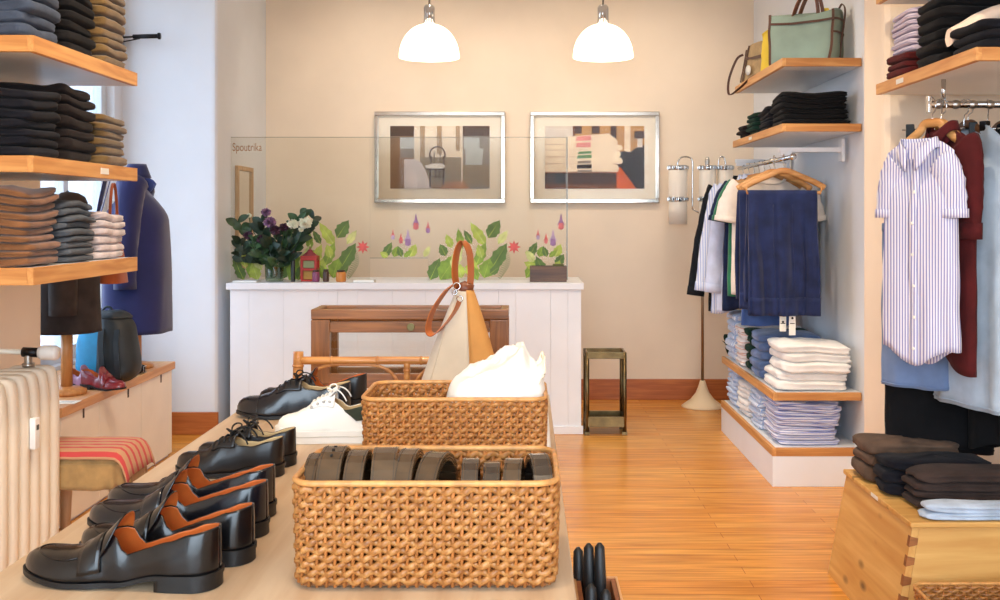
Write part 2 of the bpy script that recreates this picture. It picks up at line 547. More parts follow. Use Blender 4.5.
# ================================================================== PICTURES
M_MAT = mat('picture_mount', (252, 244, 228), 0.7, var=0.01)
def flat(name, c): return mat('print_' + name, c, 0.55, var=0.06, vscale=9)
def picture(x0, x1, z0, z1, label, shapes, pmats, name_):
    t = thing('framed_picture', label, 'picture', ((x0 + x1) / 2, 7.9, (z0 + z1) / 2), 0, 'framed photographs on the back wall')
    W = (x1 - x0) / 2; Hh = (z1 - z0) / 2; f = 0.03
    s = MB()
    s.box(-W, W, -0.035, -0.003, Hh - f, Hh, bev=0.004); s.box(-W, W, -0.035, -0.003, -Hh, -Hh + f, bev=0.004)
    s.box(-W, -W + f, -0.035, -0.003, -Hh + f, Hh - f, bev=0.004); s.box(W - f, W, -0.035, -0.003, -Hh + f, Hh - f, bev=0.004)
    s.build('frame', mat('picture_chrome', (196, 186, 174), 0.16, metal=1, var=0.1, vscale=3), t)
    s = MB(); s.box(-W + f, W - f, -0.014, -0.004, -Hh + f, Hh - f); s.build('mount', M_MAT, t)
    s = MB()
    pw, ph = 0.66 / 2 * 1.13, 0.235
    for i, (poly, mi) in enumerate(shapes):
        d = -0.0142 - 0.0003 * i
        s.add([(lerp(-pw, pw, u), d, lerp(ph, -ph, v)) for (u, v) in poly], [list(range(len(poly)))], mi)
    o = s.build('photographic_print', pmats, t, fixn=False)
    s = MB(); s.box(-W + f, W - f, -0.030, -0.028, -Hh + f, Hh - f); s.build('glazing', glass('picture_glass', (255, 255, 255), 0.002), t)
    return t
def R(u0, v0, u1, v1): return [(u0, v0), (u1, v0), (u1, v1), (u0, v1)]
def ring(cx, cy, rx, ry, w, a0=0, a1=360, n=20):
    o = [(cx + rx * math.cos(math.radians(a0 + (a1 - a0) * i / n)), cy + ry * math.sin(math.radians(a0 + (a1 - a0) * i / n))) for i in range(n + 1)]
    q = [(cx + (rx - w) * math.cos(math.radians(a0 + (a1 - a0) * i / n)), cy + (ry - w * 1.5) * math.sin(math.radians(a0 + (a1 - a0) * i / n))) for i in range(n + 1)]
    return o, q
pm = [flat('taupe', (158, 128, 104)), flat('curtain', (240, 226, 204)), flat('drape', (182, 152, 116)), flat('linen', (228, 220, 222)), flat('dark', (88, 66, 52)),
      flat('grey', (150, 140, 130)), flat('stone', (156, 138, 112)), flat('pale', (196, 200, 198)), flat('rose', (190, 140, 104)), flat('seat', (236, 230, 224))]
sh = [(R(0, 0, 1, 1), 0), (R(0.24, 0, 0.72, 0.6), 1), (R(0.3, 0, 0.35, 0.55), 2), (R(0.47, 0, 0.52, 0.45), 2), (R(0.66, 0, 0.7, 0.4), 2), (R(0.3, 0.5, 0.72, 0.92), 6),
      (R(0.1, 0.18, 0.24, 0.36), 7), (R(0.1, 0.36, 0.24, 0.5), 5), (R(0.73, 0, 1, 1), 5), (R(0.73, 0, 1, 0.16), 4), (R(0.74, 0.18, 0.9, 0.36), 7), ([(0.76, 0.36), (0.94, 0.36), (0.92, 0.62), (0.76, 0.62)], 7),
      (R(0.73, 0.62, 1, 0.95), 6), (R(0.715, 0, 0.73, 0.92), 1), ([(0.55, 0.9), (0.74, 0.88), (0.8, 1), (0.5, 1)], 8), (R(0, 0, 0.24, 0.16), 4),
      ([(0.14, 0.53), (0.25, 0.53), (0.31, 0.58), (0.36, 0.72), (0.42, 1), (0.14, 1)], 3)]
o_, q_ = ring(0.475, 0.46, 0.085, 0.14, 0.014, 160, 380)
for i in range(20): sh.append(([o_[i], o_[i + 1], q_[i + 1], q_[i]], 4))
sh += [(R(0.403, 0.48, 0.422, 0.62), 4), (R(0.53, 0.48, 0.549, 0.62), 4), (R(0.44, 0.42, 0.448, 0.6), 4), (R(0.5, 0.42, 0.508, 0.6), 4), ([(0.35, 0.64), (0.42, 0.6), (0.52, 0.6), (0.56, 0.64), (0.52, 0.68), (0.38, 0.68)], 9),
       ([(0.36, 0.68), (0.55, 0.68), (0.55, 0.7), (0.36, 0.7)], 4), (R(0.395, 0.7, 0.412, 0.98), 4), (R(0.53, 0.7, 0.547, 0.94), 4), (R(0.45, 0.7, 0.464, 0.88), 4), (R(0.49, 0.7, 0.504, 0.86), 4), (R(0.41, 0.8, 0.53, 0.815), 4)]
picture(-1.128, -0.15, 1.478, 2.163, 'chrome framed photograph of a bentwood chair by pale curtains', sh, pm, 'chair')
pm2 = [flat('brown', (120, 72, 44)), flat('towel', (246, 224, 196)), flat('towel_edge', (176, 132, 100)), flat('pink', (226, 150, 142)), flat('green', (104, 146, 96)), flat('umber', (72, 44, 32)),
       flat('orange', (214, 96, 36)), flat('night', (44, 32, 34)), flat('cream', (226, 216, 204)), flat('ochre', (196, 150, 96)), flat('grey2', (150, 134, 120))]
sh = [(R(0, 0, 1, 1), 0), (R(0, 0, 0.28, 0.22), 8), (R(0.3, 0, 0.6, 0.2), 9), (R(0.3, 0, 0.37, 0.12), 5), (R(0.47, 0, 0.55, 0.12), 5), (R(0.6, 0, 1, 0.5), 9), (R(0.66, 0.0, 0.72, 0.34), 5), (R(0.8, 0.0, 0.86, 0.45), 1), (R(0.9, 0.08, 1, 0.2), 5),
      ([(0.72, 0.42), (0.8, 0.4), (0.86, 0.42), (0.92, 0.34), (1, 0.3), (1, 1), (0.84, 1), (0.74, 0.66)], 7), ([(0.66, 0.66), (0.76, 0.66), (0.92, 1), (0.6, 1)], 6),
      ([(0.93, 0.2), (0.98, 0.2), (0.98, 0.34), (0.93, 0.34)], 8), (R(0, 0.75, 0.72, 0.93), 5), (R(0, 0.93, 0.72, 1), 0), (R(0.1, 0.76, 0.2, 0.92), 7)]
for k, (a, b_) in enumerate(((0.2, 0.31), (0.3, 0.4), (0.39, 0.51), (0.5, 0.62), (0.61, 0.75))):
    x1_ = (0.72, 0.77, 0.75, 0.77, 0.73)[k]
    sh.append(([(0, a), (x1_ - 0.08, a - (0.08 if k == 0 else 0.02)), (x1_, a + 0.01), (x1_ + 0.015, (a + b_) / 2), (x1_, b_ - 0.012), (0, b_ - 0.005)], 1))
    sh.append(([(0, b_ - 0.02), (x1_ - 0.1, b_ - 0.025), (x1_ - 0.02, b_ - 0.012), (x1_ - 0.1, b_ - 0.004), (0, b_)], 2))
sh += [([(0.32, 0.17), (0.46, 0.15), (0.47, 0.23), (0.31, 0.24)], 3), ([(0.32, 0.27), (0.46, 0.26), (0.46, 0.34), (0.31, 0.34)], 3), ([(0.34, 0.41), (0.47, 0.4), (0.46, 0.44), (0.33, 0.45)], 4),
       ([(0.33, 0.47), (0.47, 0.46), (0.47, 0.51), (0.32, 0.52)], 4), ([(0.33, 0.56), (0.46, 0.55), (0.46, 0.6), (0.33, 0.6)], 10), ([(0.32, 0.62), (0.47, 0.61), (0.47, 0.68), (0.32, 0.68)], 7), (R(0.33, 0.7, 0.47, 0.74), 10)]
picture(0.038, 1.008, 1.478, 2.163, 'chrome framed photograph of a stack of cream towels', sh, pm2, 'towels')

# ================================================================== COUNTER AND GLASS SCREEN
t = thing('counter', 'white tongue-and-groove panelled shop counter below the glass screen', 'counter', (-0.756, 6.65, 0))
W = 1.112
s = MB(); s.box(-W + 0.01, W, 0.02, 0.6, 0.0, 0.915); s.build('carcass', M_WHITE, t)
s = MB(); x = -W; random.seed(3)
while x < W - 0.02:
    ww = random.choice((0.11, 0.12, 0.13, 0.21, 0.22, 0.24)); x2 = min(x + ww, W)
    if W - x2 < 0.05: x2 = W
    s.box(x + 0.0003, x2 - 0.0003, 0.0, 0.03, 0.012, 0.913, bev=0.002); x = x2
s.build('front_panelling', M_WHITE, t)
s = MB(); s.box(-W - 0.02, W + 0.015, -0.022, 0.64, 0.915, 0.956, bev=0.003); s.build('worktop', M_WHITE, t)
s = MB(); s.box(-W, W + 0.012, -0.012, 0.012, 0.0, 0.05, bev=0.003); s.build('plinth', M_WHITE, t)
CT = 0.957
GY = 6.95
t = thing('glass_screen', 'clear glass screen with leaf stickers standing on the white counter', 'screen', (0, GY, 0))
def gx(px): return (px - 525) * GY / FPX
def gz(py): return EYE - (py - 216) * GY / FPX
s = MB()
x0, x1, zt = gx(231), gx(567), gz(137)
hx0, hx1, hz = gx(370), gx(428), gz(258)
for (a, b_, c, d) in ((x0, hx0, CT, zt), (hx0, hx1, hz, zt), (hx1, x1, CT, zt)):
    s.box(a, b_, -0.004, 0.004, c, d)
s.build('pane', glass('screen_glass', (250, 250, 248), 0.003), t)
s = MB(); s.box(x1 - 0.004, x1 + 0.004, -0.006, 0.006, CT, zt); s.box(hx0, hx1, -0.005, 0.005, hz - 0.002, hz + 0.002); s.box(x0, x1, -0.004, 0.004, zt - 0.003, zt)
s.build('polished_edge', mat('glass_edge', (132, 128, 112), 0.2, var=0.05), t)
cu = bpy.data.curves.new('lettering', 'FONT'); cu.body = 'Spoutrika'; cu.size = 0.085; cu.extrude = 0.0006; cu.align_x = 'LEFT'
tmp = bpy.data.objects.new('lettering_curve', cu); COL.objects.link(tmp)
bpy.context.view_layer.update()
me = bpy.data.meshes.new_from_object(tmp.evaluated_get(bpy.context.evaluated_depsgraph_get()))
bpy.data.objects.remove(tmp)
me.materials.clear(); me.materials.append(mat('brown_lettering', (168, 130, 96), 0.6))
lt = bpy.data.objects.new('lettering', me); COL.objects.link(lt); lt.parent = t
lt.rotation_euler = (PI / 2, 0, 0); lt.location = (gx(232.5), -0.0055, gz(151)); lt.scale = (0.52, 0.9, 1)
wv = max(v.co.x for v in me.vertices); lt.scale[0] = (gx(262) - gx(232.5)) / wv

# leaf stickers on the glass, one cluster each
LG = [mat('leaf_' + n, c, 0.6, var=0.12, vscale=20) for n, c in (('lime', (182, 196, 84)), ('green', (136, 164, 62)), ('dark', (98, 124, 60)), ('pale', (212, 214, 140)))]
FL = [mat('fuchsia_' + n, c, 0.6, var=0.1, vscale=30) for n, c in (('pink', (222, 122, 122)), ('violet', (164, 122, 164)), ('red', (222, 98, 92)), ('lilac', (200, 172, 200)))]
STK = LG + FL
class Sticker:
    def __init__(self): self.mb = MB(); self.k = 0
    def poly(self, P, mi):
        self.k += 1
        d = -0.0048 - 0.00006 * (self.k % 40)
        self.mb.add([(gx(p[0]), d, gz(p[1])) for p in P], [list(range(len(P)))], mi)
    def leaf(self, x0, y0, x1, y1, w, mi):
        dx, dy = x1 - x0, y1 - y0; L = math.hypot(dx, dy); nx, ny = -dy / L, dx / L
        a = []; b_ = []
        for i in range(9):
            u = i / 8; ww = 1.3 * w * (math.sin(PI * u ** 0.8)) * (1 + 0.12 * (-1) ** i)
            a.append((x0 + dx * u + nx * ww, y0 + dy * u + ny * ww)); b_.append((x0 + dx * u - nx * ww, y0 + dy * u - ny * ww))
        self.poly(a + b_[::-1][1:-1], mi)
        self.poly([(x0 + nx * 0.3, y0 + ny * 0.3), (x1, y1), (x0 - nx * 0.3, y0 - ny * 0.3)], 0 if mi != 0 else 3)
    def fuchsia(self, x, y, k=1.0, c=(4, 5)):
        self.poly([(x - 0.4 * k, y - 9 * k), (x + 0.4 * k, y - 9 * k), (x + 1.2 * k, y - 4 * k), (x + 3.5 * k, y + 1 * k), (x + 1.5 * k, y + 0.5 * k), (x - 1.5 * k, y + 0.5 * k), (x - 3.5 * k, y + 1 * k), (x - 1.2 * k, y - 4 * k)], c[0])
        self.poly([(x - 2 * k, y - 1 * k), (x + 2 * k, y - 1 * k), (x + 2.6 * k, y + 4 * k), (x, y + 5.5 * k), (x - 2.6 * k, y + 4 * k)], c[1])
    def star(self, x, y, r, mi):
        P = []
        for i in range(16):
            a = 2 * PI * i / 16; rr = r if i % 2 == 0 else r * 0.5
            P.append((x + rr * math.cos(a), y + rr * math.sin(a)))
        self.poly(P, mi)
    def fern(self, P0, P1, mi=2):
        n = 14
        for i in range(n):
            u = i / n; x = lerp(P0[0], P1[0], u) + 3 * math.sin(u * 3); y = lerp(P0[1], P1[1], u); l = 4.2 * math.sin(PI * (u * 0.8 + 0.15))
            self.poly([(x, y), (x - l, y - 1.6), (x - l, y - 1.0), (x, y + 0.7)], mi); self.poly([(x, y), (x + l, y - 1.6), (x + l, y - 1.0), (x, y + 0.7)], mi)
    def done(self, label):
        o = tag(self.mb.build('leaf_sticker', STK, None, fixn=False), label, 'sticker', 'leaf stickers on the glass screen')
        o.location = (0, GY, 0)
        return o
def bigcluster(q, ox):
    for (a, b_, c, d, w, m) in ((430, 280, 440, 258, 5, 2), (440, 280, 458, 254, 7, 1), (446, 256, 440, 244, 3.5, 2), (452, 248, 446, 234, 3, 0), (462, 250, 458, 228, 3, 1), (472, 244, 464, 230, 2.6, 2),
                              (486, 246, 470, 222, 4, 0), (488, 238, 500, 220, 5.2, 2), (498, 244, 508, 230, 3, 3), (476, 266, 486, 242, 4, 1), (482, 258, 478, 244, 3.2, 0), (492, 268, 507, 243, 5.5, 2), (470, 278, 474, 258, 5, 0), (484, 278, 490, 258, 6, 1),
                              (462, 278, 456, 262, 4.5, 0), (490, 274, 500, 266, 3, 2), (452, 270, 462, 244, 4, 3), (478, 280, 470, 264, 3.5, 1)):
        q.leaf(a + ox, b_, c + ox, d, w, m)
    q.fern((500 + ox, 278), (506 + ox, 250)); q.star(514 + ox, 247, 7, 6)
q = Sticker(); bigcluster(q, -151); q.leaf(298, 280, 306, 262, 4, 2); q.leaf(300, 262, 318, 250, 4, 1); q.leaf(312, 266, 322, 244, 4, 0)
q.done('lime leaf sticker with pink star flower between bouquet and hatch cut-out')
q = Sticker(); bigcluster(q, 0); q.done('largest green leaf sticker, right behind the bag strap')
def fuch(q, ox, cut=999):
    for (x, y, k, c) in ((393, 236, 0.7, (4, 7)), (408, 240, 1.15, (7, 5)), (401, 240, 0.7, (6, 4)), (416, 224, 1.1, (5, 4)), (428, 229, 0.8, (4, 5))):
        if x + ox < cut: q.fuchsia(x + ox, y, k, c)
    for (a, b_, c, d, w, m) in ((384, 257, 392, 242, 3.2, 2), (388, 257, 380, 252, 2.4, 0), (394, 257, 398, 246, 3, 1), (402, 257, 398, 246, 2.4, 2), (410, 257, 416, 244, 3.5, 0), (424, 257, 430, 246, 2.4, 3), (404, 257, 412, 250, 2, 1)):
        if c + ox < cut: q.leaf(a + ox, b_, c + ox, d, w, m)
q = Sticker(); fuch(q, 0); q.done('drooping fuchsia sticker just above the hatch cut-out')
q = Sticker(); fuch(q, 145, 566)
for (a, b_, c, d, w, m) in ((526, 278, 538, 258, 4, 1), (536, 268, 524, 262, 3, 0), (534, 262, 526, 250, 3, 3), (556, 266, 564, 254, 3.5, 2), (545, 276, 536, 256, 4, 2), (553, 276, 560, 260, 4, 0)): q.leaf(a, b_, c, d, w, m)
q.done('fuchsia and leaf sticker at the free edge of the glass')
q = Sticker()
for (a, b_, c, d, w, m) in ((244, 280, 236, 262, 4, 2), (250, 278, 258, 250, 5, 1), (240, 272, 234, 256, 3.5, 2), (246, 268, 240, 246, 3, 0), (258, 280, 252, 262, 4.5, 0), (262, 270, 252, 248, 4, 3)): q.leaf(a, b_, c, d, w, m)
q.done('leaf sticker behind the vase, at the wall edge of the glass')

# small wooden box at the free end of the counter
t = thing('till_box', 'dark brown wooden box on the counter by the glass edge', 'box', (0.15, 6.8, CT))
M_DKW = wood('dark_walnut', (112, 74, 44), (72, 44, 26), 'X', 0.4)
s = MB(); hw, hd, hh = 0.118, 0.06, 0.1
s.box(-hw, hw, -hd, -hd + 0.012, 0, hh, bev=0.002); s.box(-hw, hw, hd - 0.012, hd, 0, hh, bev=0.002); s.box(-hw, -hw + 0.012, -hd + 0.012, hd - 0.012, 0, hh, bev=0.002); s.box(hw - 0.012, hw, -hd + 0.012, hd - 0.012, 0, hh, bev=0.002); s.box(-hw + 0.012, hw - 0.012, -hd + 0.012, hd - 0.012, 0, 0.01)
s.build('box_walls', M_DKW, t)
s = MB(); s.box(0.03, 0.1, -0.045, 0.045, 0.011, 0.112, bev=0.002); s.build('card_block', mat('green_card', (92, 92, 40), 0.6), t)
t = thing('paper_pad', 'flat white paper pad lying on the counter by the wall', 'pad', (-1.77, 6.74, CT))
s = MB(); s.box(-0.09, 0.06, -0.06, 0.06, 0, 0.008, bev=0.001); s.build('pages', M_LABEL, t)
s = MB(); s.box(-0.09, 0.06, -0.06, 0.06, 0.0085, 0.011, bev=0.0008); s.build('top_cover', M_WHITE, t)
o = MB(); o.box(-0.065, 0.065, -0.05, 0.05, 0, 0.014, bev=0.002); o = tag(o.build('paper_slip', M_LABEL), 'flat cream paper slip on the counter beside the bouquet', 'paper'); o.location = (-1.03, 6.75, CT)

# narrow mirror on the side of the pier
t = thing('wall_mirror', 'narrow wood-framed mirror on the wall at the counter end', 'mirror', (-1.947, 7.25, 1.52))
s = MB()
M_LWOOD = wood('pale_frame_wood', (214, 182, 144), (186, 148, 108), 'Z', 0.5)
for (a, b_, c, d) in ((-0.2, -0.17, -0.5, 0.2), (0.17, 0.2, -0.5, 0.2), (-0.17, 0.17, 0.17, 0.2), (-0.17, 0.17, -0.5, -0.47)): s.box(0.0, 0.022, a, b_, c, d, bev=0.002)
s.build('frame', M_LWOOD, t)
s = MB(); s.box(0.001, 0.01, -0.17, 0.17, -0.47, 0.17); s.build('mirror_glass', mat('mirror', (225, 222, 215), 0.04, metal=1, var=0), t)

# bouquet in a vase
BX, BY = -1.62, 6.79
vz = CT
t = thing('vase', 'clear glass vase holding the bouquet on the counter', 'vase', (BX, BY, vz), 0)
s = MB(); s.lathe([(0, 0.004), (0.055, 0.004), (0.058, 0.02), (0.062, 0.1), (0.075, 0.2), (0.071, 0.2), (0.058, 0.1), (0.052, 0.02), (0, 0.018)], n=24); s.build('vase_glass', glass('vase_glass', (214, 232, 214), 0.1), t)
s = MB(); s.lathe([(0, 0.02), (0.05, 0.022), (0.056, 0.1), (0.058, 0.12), (0, 0.12)], n=20); s.build('water', glass('vase_water', (196, 220, 190), 0.08), t)
M_STEM = mat('stem_green', (58, 84, 40), 0.6)
M_DLEAF = [mat('bouquet_leaf', (44, 72, 38), 0.5, var=0.25, vscale=14), mat('bouquet_leaf_dark', (30, 50, 34), 0.5, var=0.25, vscale=14), mat('bouquet_leaf_lime', (104, 130, 48), 0.5, var=0.2, vscale=14)]
def leaf_quad(s, base, tip, w, up, mi=0):
    base, tip = Vector(base), Vector(tip); d = tip - base; sd = d.cross(Vector(up)).normalized()
    nn = sd.cross(d).normalized()
    def fn(u, v):
        ww = w * math.sin(PI * min(1, v * 0.9 + 0.06)) ** 0.9
        return base + d * v + sd * (u - 0.5) * 2 * ww + nn * (abs(u - 0.5) * 0.5 * ww + d.length * 0.1 * math.sin(PI * v))
    s.grid(fn, 2, 6, mi=mi)
def sprig(tip, label, mi, seed, nl=9, lw=0.02, ll=0.07):
    rr = random.Random(seed)
    b0 = Vector((BX + rr.uniform(-0.03, 0.03), BY + rr.uniform(-0.03, 0.03), vz + 0.03)); tp = Vector(tip)
    c = bez(b0, b0 + Vector((0, 0, 0.16)), tp - Vector((0, 0, 0.1)), tp, 12)
    t = thing('leafy_sprig', label, 'sprig', b0, 0, 'greenery of the counter bouquet')
    s = MB(); s.tube([p - b0 for p in c], 0.003, 6); s.build('stem', M_STEM, t)
    s = MB()
    for k in range(nl):
        u = 0.38 + 0.62 * k / (nl - 1); p = c[min(12, int(u * 12))] - b0
        a = rr.uniform(0, 2 * PI); l = ll * rr.uniform(0.7, 1.25)
        d = Vector((math.cos(a), math.sin(a) * 0.6, rr.uniform(0.1, 0.9))).normalized() * l
        leaf_quad(s, p, p + d, lw * rr.uniform(0.7, 1.2), (rr.uniform(-.3, .3), -1, 0.4))
    s.build('foliage', M_DLEAF[mi], t)
GR = 'greenery of the counter bouquet'
def bp(px, py, dy=0.0):
    return pt(px, py, BY + dy)
lab = 'dark green leafy sprig sticking out of the vase bouquet'
for i, (px, py, dy, mi) in enumerate(((238, 222, 0, 0), (240, 243, .02, 1), (262, 222, -.03, 1), (300, 214, 0, 0), (314, 219, .02, 1), (296, 236, -.05, 1), (252, 240, -.05, 0), (270, 244, -.06, 1), (284, 250, -.05, 1), (264, 256, -.05, 0), (306, 234, .03, 0), (278, 230, .04, 1),
                                      (290, 256, -.04, 1), (240, 256, -.04, 1), (276, 262, -.06, 0))):
    sprig(bp(px, py, dy), lab, mi, i, nl=13, lw=0.026, ll=0.085)
def bloom(name, label, cat, px, py, dy, r, m, group, petals=26, seed=1):
    rr = random.Random(seed); c = Vector(bp(px, py, dy))
    b0 = Vector((BX, BY, vz + 0.04))
    t = thing(name, label, cat, c, 0, group)
    s = MB(); s.tube([p - c for p in bez(b0, b0 + Vector((0, 0, 0.12)), c - Vector((0, 0, 0.12)), c, 10)], 0.0028, 6); s.build('stem', M_STEM, t)
    s = MB()
    for k in range(petals):
        z = 1 - 2 * (k + 0.5) / petals; a = k * 2.39996
        d = Vector((math.sqrt(max(0, 1 - z * z)) * math.cos(a), math.sqrt(max(0, 1 - z * z)) * math.sin(a), z * 0.8 + 0.15))
        leaf_quad(s, d * r * 0.15, d * r, r * 0.42, (rr.uniform(-1, 1), rr.uniform(-1, 1), rr.uniform(0.3, 1)))
    s.build('petals', m, t)
M_WROSE = mat('white_rose', (236, 234, 212), 0.6, var=0.04, vscale=30)
M_DARKB = mat('dark_bloom', (78, 48, 66), 0.6, var=0.3, vscale=40)
M_MAUVE = mat('mauve_bloom', (128, 92, 122), 0.6, var=0.3, vscale=40)
bloom('white_rose', 'largest white rose at the outer side of the bouquet', 'flower', 305, 224, -0.05, 0.05, M_WROSE, 'white roses in the bouquet', seed=2)
bloom('white_rose', 'white rose in the middle of the three white blooms', 'flower', 293, 225, -0.075, 0.042, M_WROSE, 'white roses in the bouquet', seed=3)
bloom('white_rose', 'lowest small white rose under the two larger ones', 'flower', 301, 230, -0.08, 0.02, M_WROSE, 'white roses in the bouquet', seed=4)
bloom('white_rose', 'lone white rose on the wall side of the bouquet', 'flower', 249, 216, 0, 0.02, M_WROSE, 'white roses in the bouquet', seed=5)
for i, (px, py, dy, r, m) in enumerate(((270, 223, -.07, .045, 1), (266, 213, -.03, .035, 1), (275, 231, -.07, .04, 0), (248, 236, -.05, .035, 0), (262, 240, -.07, .04, 0), (284, 228, -.03, .035, 0))):
    bloom('purple_bloom', ('mauve purple ruffled bloom high in the vase bouquet', 'deep purple ruffled bloom in the dark heart of the bouquet')[1 - m], 'flower', px, py, dy, r, (M_DARKB, M_MAUVE)[m], ('mauve blooms of the bouquet', 'deep purple blooms of the bouquet')[1 - m], seed=i + 9)
# red lantern and small pots beside the vase
lc = pt(310, 280, 6.83)
t = thing('red_lantern', 'small red square lantern standing beside the glass vase', 'lantern', (lc[0], 6.83, CT))
M_RED = mat('lantern_red', (176, 44, 36), 0.4, var=0.1)
s = MB(); s.box(-0.05, 0.05, -0.05, 0.05, 0.0, 0.012, bev=0.003)
for sx in (-1, 1):
    for sy in (-1, 1): s.box(sx * 0.045 - 0.008, sx * 0.045 + 0.008, sy * 0.04 - 0.008, sy * 0.04 + 0.008, 0.012, 0.15)
s.box(-0.053, 0.053, -0.05, 0.05, 0.135, 0.165, bev=0.003); s.box(-0.053, 0.053, -0.05, 0.05, 0.07, 0.085)
s.build('frame', M_RED, t)
s = MB(); s.lathe([(0.053, 0.165), (0.02, 0.19), (0.012, 0.205), (0, 0.206)], n=4); s.tube([(0.0, 0, 0.205), (0, 0, 0.225)], 0.004); s.build('roof', mat('lantern_roof', (150, 52, 70), 0.5), t)
s = MB(); s.box(-0.036, 0.036, -0.034, 0.034, 0.087, 0.133); s.build('lantern_pane', mat('lantern_paper', (150, 158, 112), 0.5), t)
s = MB(); s.box(-0.036, 0.036, -0.034, 0.034, 0.013, 0.068); s.build('lower_pane', mat('lantern_amber', (176, 132, 52), 0.5), t)
def jar(px, r, h, c, label, nm='jar'):
    p = pt(px, 280, 6.76); t = thing(nm, label, 'jar', (p[0], 6.76, CT))
    s = MB(); s.lathe([(0, 0), (r * .9, 0), (r, h * 0.1), (r, h * 0.75), (r * 0.8, h * 0.85), (0, h * 0.86)], n=18); s.build('jar_body', mat('jar_' + label.split()[1], c, 0.35), t)
    s = MB(); s.lathe([(0, h * 0.86), (r * .82, h * 0.86), (r * .82, h), (0, h)], n=18); s.build('lid', mat('jar_lid', (60, 44, 34), 0.4), t)
jar(316, 0.024, 0.075, (132, 64, 96), 'small plum jar on the counter under the red lantern')
jar(326, 0.02, 0.08, (74, 48, 36), 'small brown jar between the plum and orange jars')
jar(341, 0.032, 0.075, (196, 122, 52), 'round orange jar on the counter beyond the brown jar')
jar(293, 0.014, 0.2, (40, 40, 36), 'tall black thin bottle between vase and red lantern', 'bottle')
# ================================================================== SHELVES
def shelf(name_label, x0, x1, y0, y1, z0, z1, tagpos=None, side=1):
    """white board with a wooden edge on the two open sides; side = +1: the room lies towards +x"""
    t = thing('wall_shelf', name_label, 'shelf', ((x0 + x1) / 2, (y0 + y1) / 2, z0), 0, 'wall shelves with wooden edges')
    a, b_ = (x1 - x0) / 2, (y1 - y0) / 2; h = z1 - z0; e = 0.02
    s = MB()
    if side > 0: s.box(-a, a - e, -b_ + e, b_, 0, h)
    else: s.box(-a + e, a, -b_ + e, b_, 0, h)
    s.build('board', M_LAM, t)
    s = MB()
    if side > 0: s.box(a - e, a, -b_, b_, -0.001, h + 0.001, bev=0.002)
    else: s.box(-a, -a + e, -b_, b_, -0.001, h + 0.001, bev=0.002)
    s.build('edge_strip', M_OAK, t)
    s = MB()
    if side > 0: s.box(-a, a - e, -b_, -b_ + e, -0.001, h + 0.001, bev=0.002)
    else: s.box(-a + e, a, -b_, -b_ + e, -0.001, h + 0.001, bev=0.002)
    s.build('end_strip', M_OAKX, t)
    if tagpos is not None:
        s = MB(); xx = a + 0.0015 if side > 0 else -a - 0.0015; yy = tagpos - (y0 + y1) / 2
        s.box(xx - 0.0012, xx + 0.0012, yy - 0.035, yy + 0.035, h * 0.28, h * 0.72); s.build('price_label', M_LABEL, t, 'white price label on the edge')
    return t
LX0, LX1, LY0, LY1 = -2.095, -1.55, 3.31, 4.2
shelf('highest of the three shelves by the window bay', LX0, LX1, LY0, LY1, 1.90, 1.95)
shelf('middle of the three shelves by the window bay, with price label', LX0, LX1, LY0, LY1, 1.52, 1.57, 3.87)
shelf('lowest of the three shelves by the window bay', LX0, LX1, LY0, LY1, 1.162, 1.215)
shelf('shelf carrying the sage canvas bag', 1.31, 1.715, 5.35, 6.55, 2.145, 2.185, side=-1)
shelf('shelf of black folded clothes just above the chrome wall rail', 1.31, 1.715, 5.35, 6.62, 1.812, 1.85, 6.1, side=-1)
shelf('shelf over the striped shirt, stacked with black and lilac clothes', 1.4, 2.295, 3.26, 4.19, 1.864, 1.904, 3.92, side=-1)
shelf('high shelf edge just glimpsed above the black and lilac stacks', 1.4, 2.295, 3.26, 4.19, 2.225, 2.265, side=-1)
# low display unit under the chrome wall rail
t = thing('display_unit', 'low white display unit with wooden edge, full of pale striped shirts', 'cabinet', (1.26, 5.35, 0))
s = MB(); s.box(0.002, 0.455, 0.002, 1.4, 0.0, 0.155, bev=0.002); s.build('base', M_WHITE, t)
s = MB(); s.box(0.02, 0.455, 0.02, 1.4, 0.155, 0.196); s.build('board', M_LAM, t)
s = MB(); s.box(0, 0.02, 0, 1.4, 0.1555, 0.197, bev=0.002); s.build('edge_strip', M_OAK, t)
s = MB(); s.box(0.02, 0.455, 0, 0.02, 0.1555, 0.197, bev=0.002); s.build('end_strip', M_OAKX, t)
shelf('shelf with white and denim shirts between rail and low unit', 1.265, 1.715, 5.35, 6.75, 0.44, 0.478, side=-1)

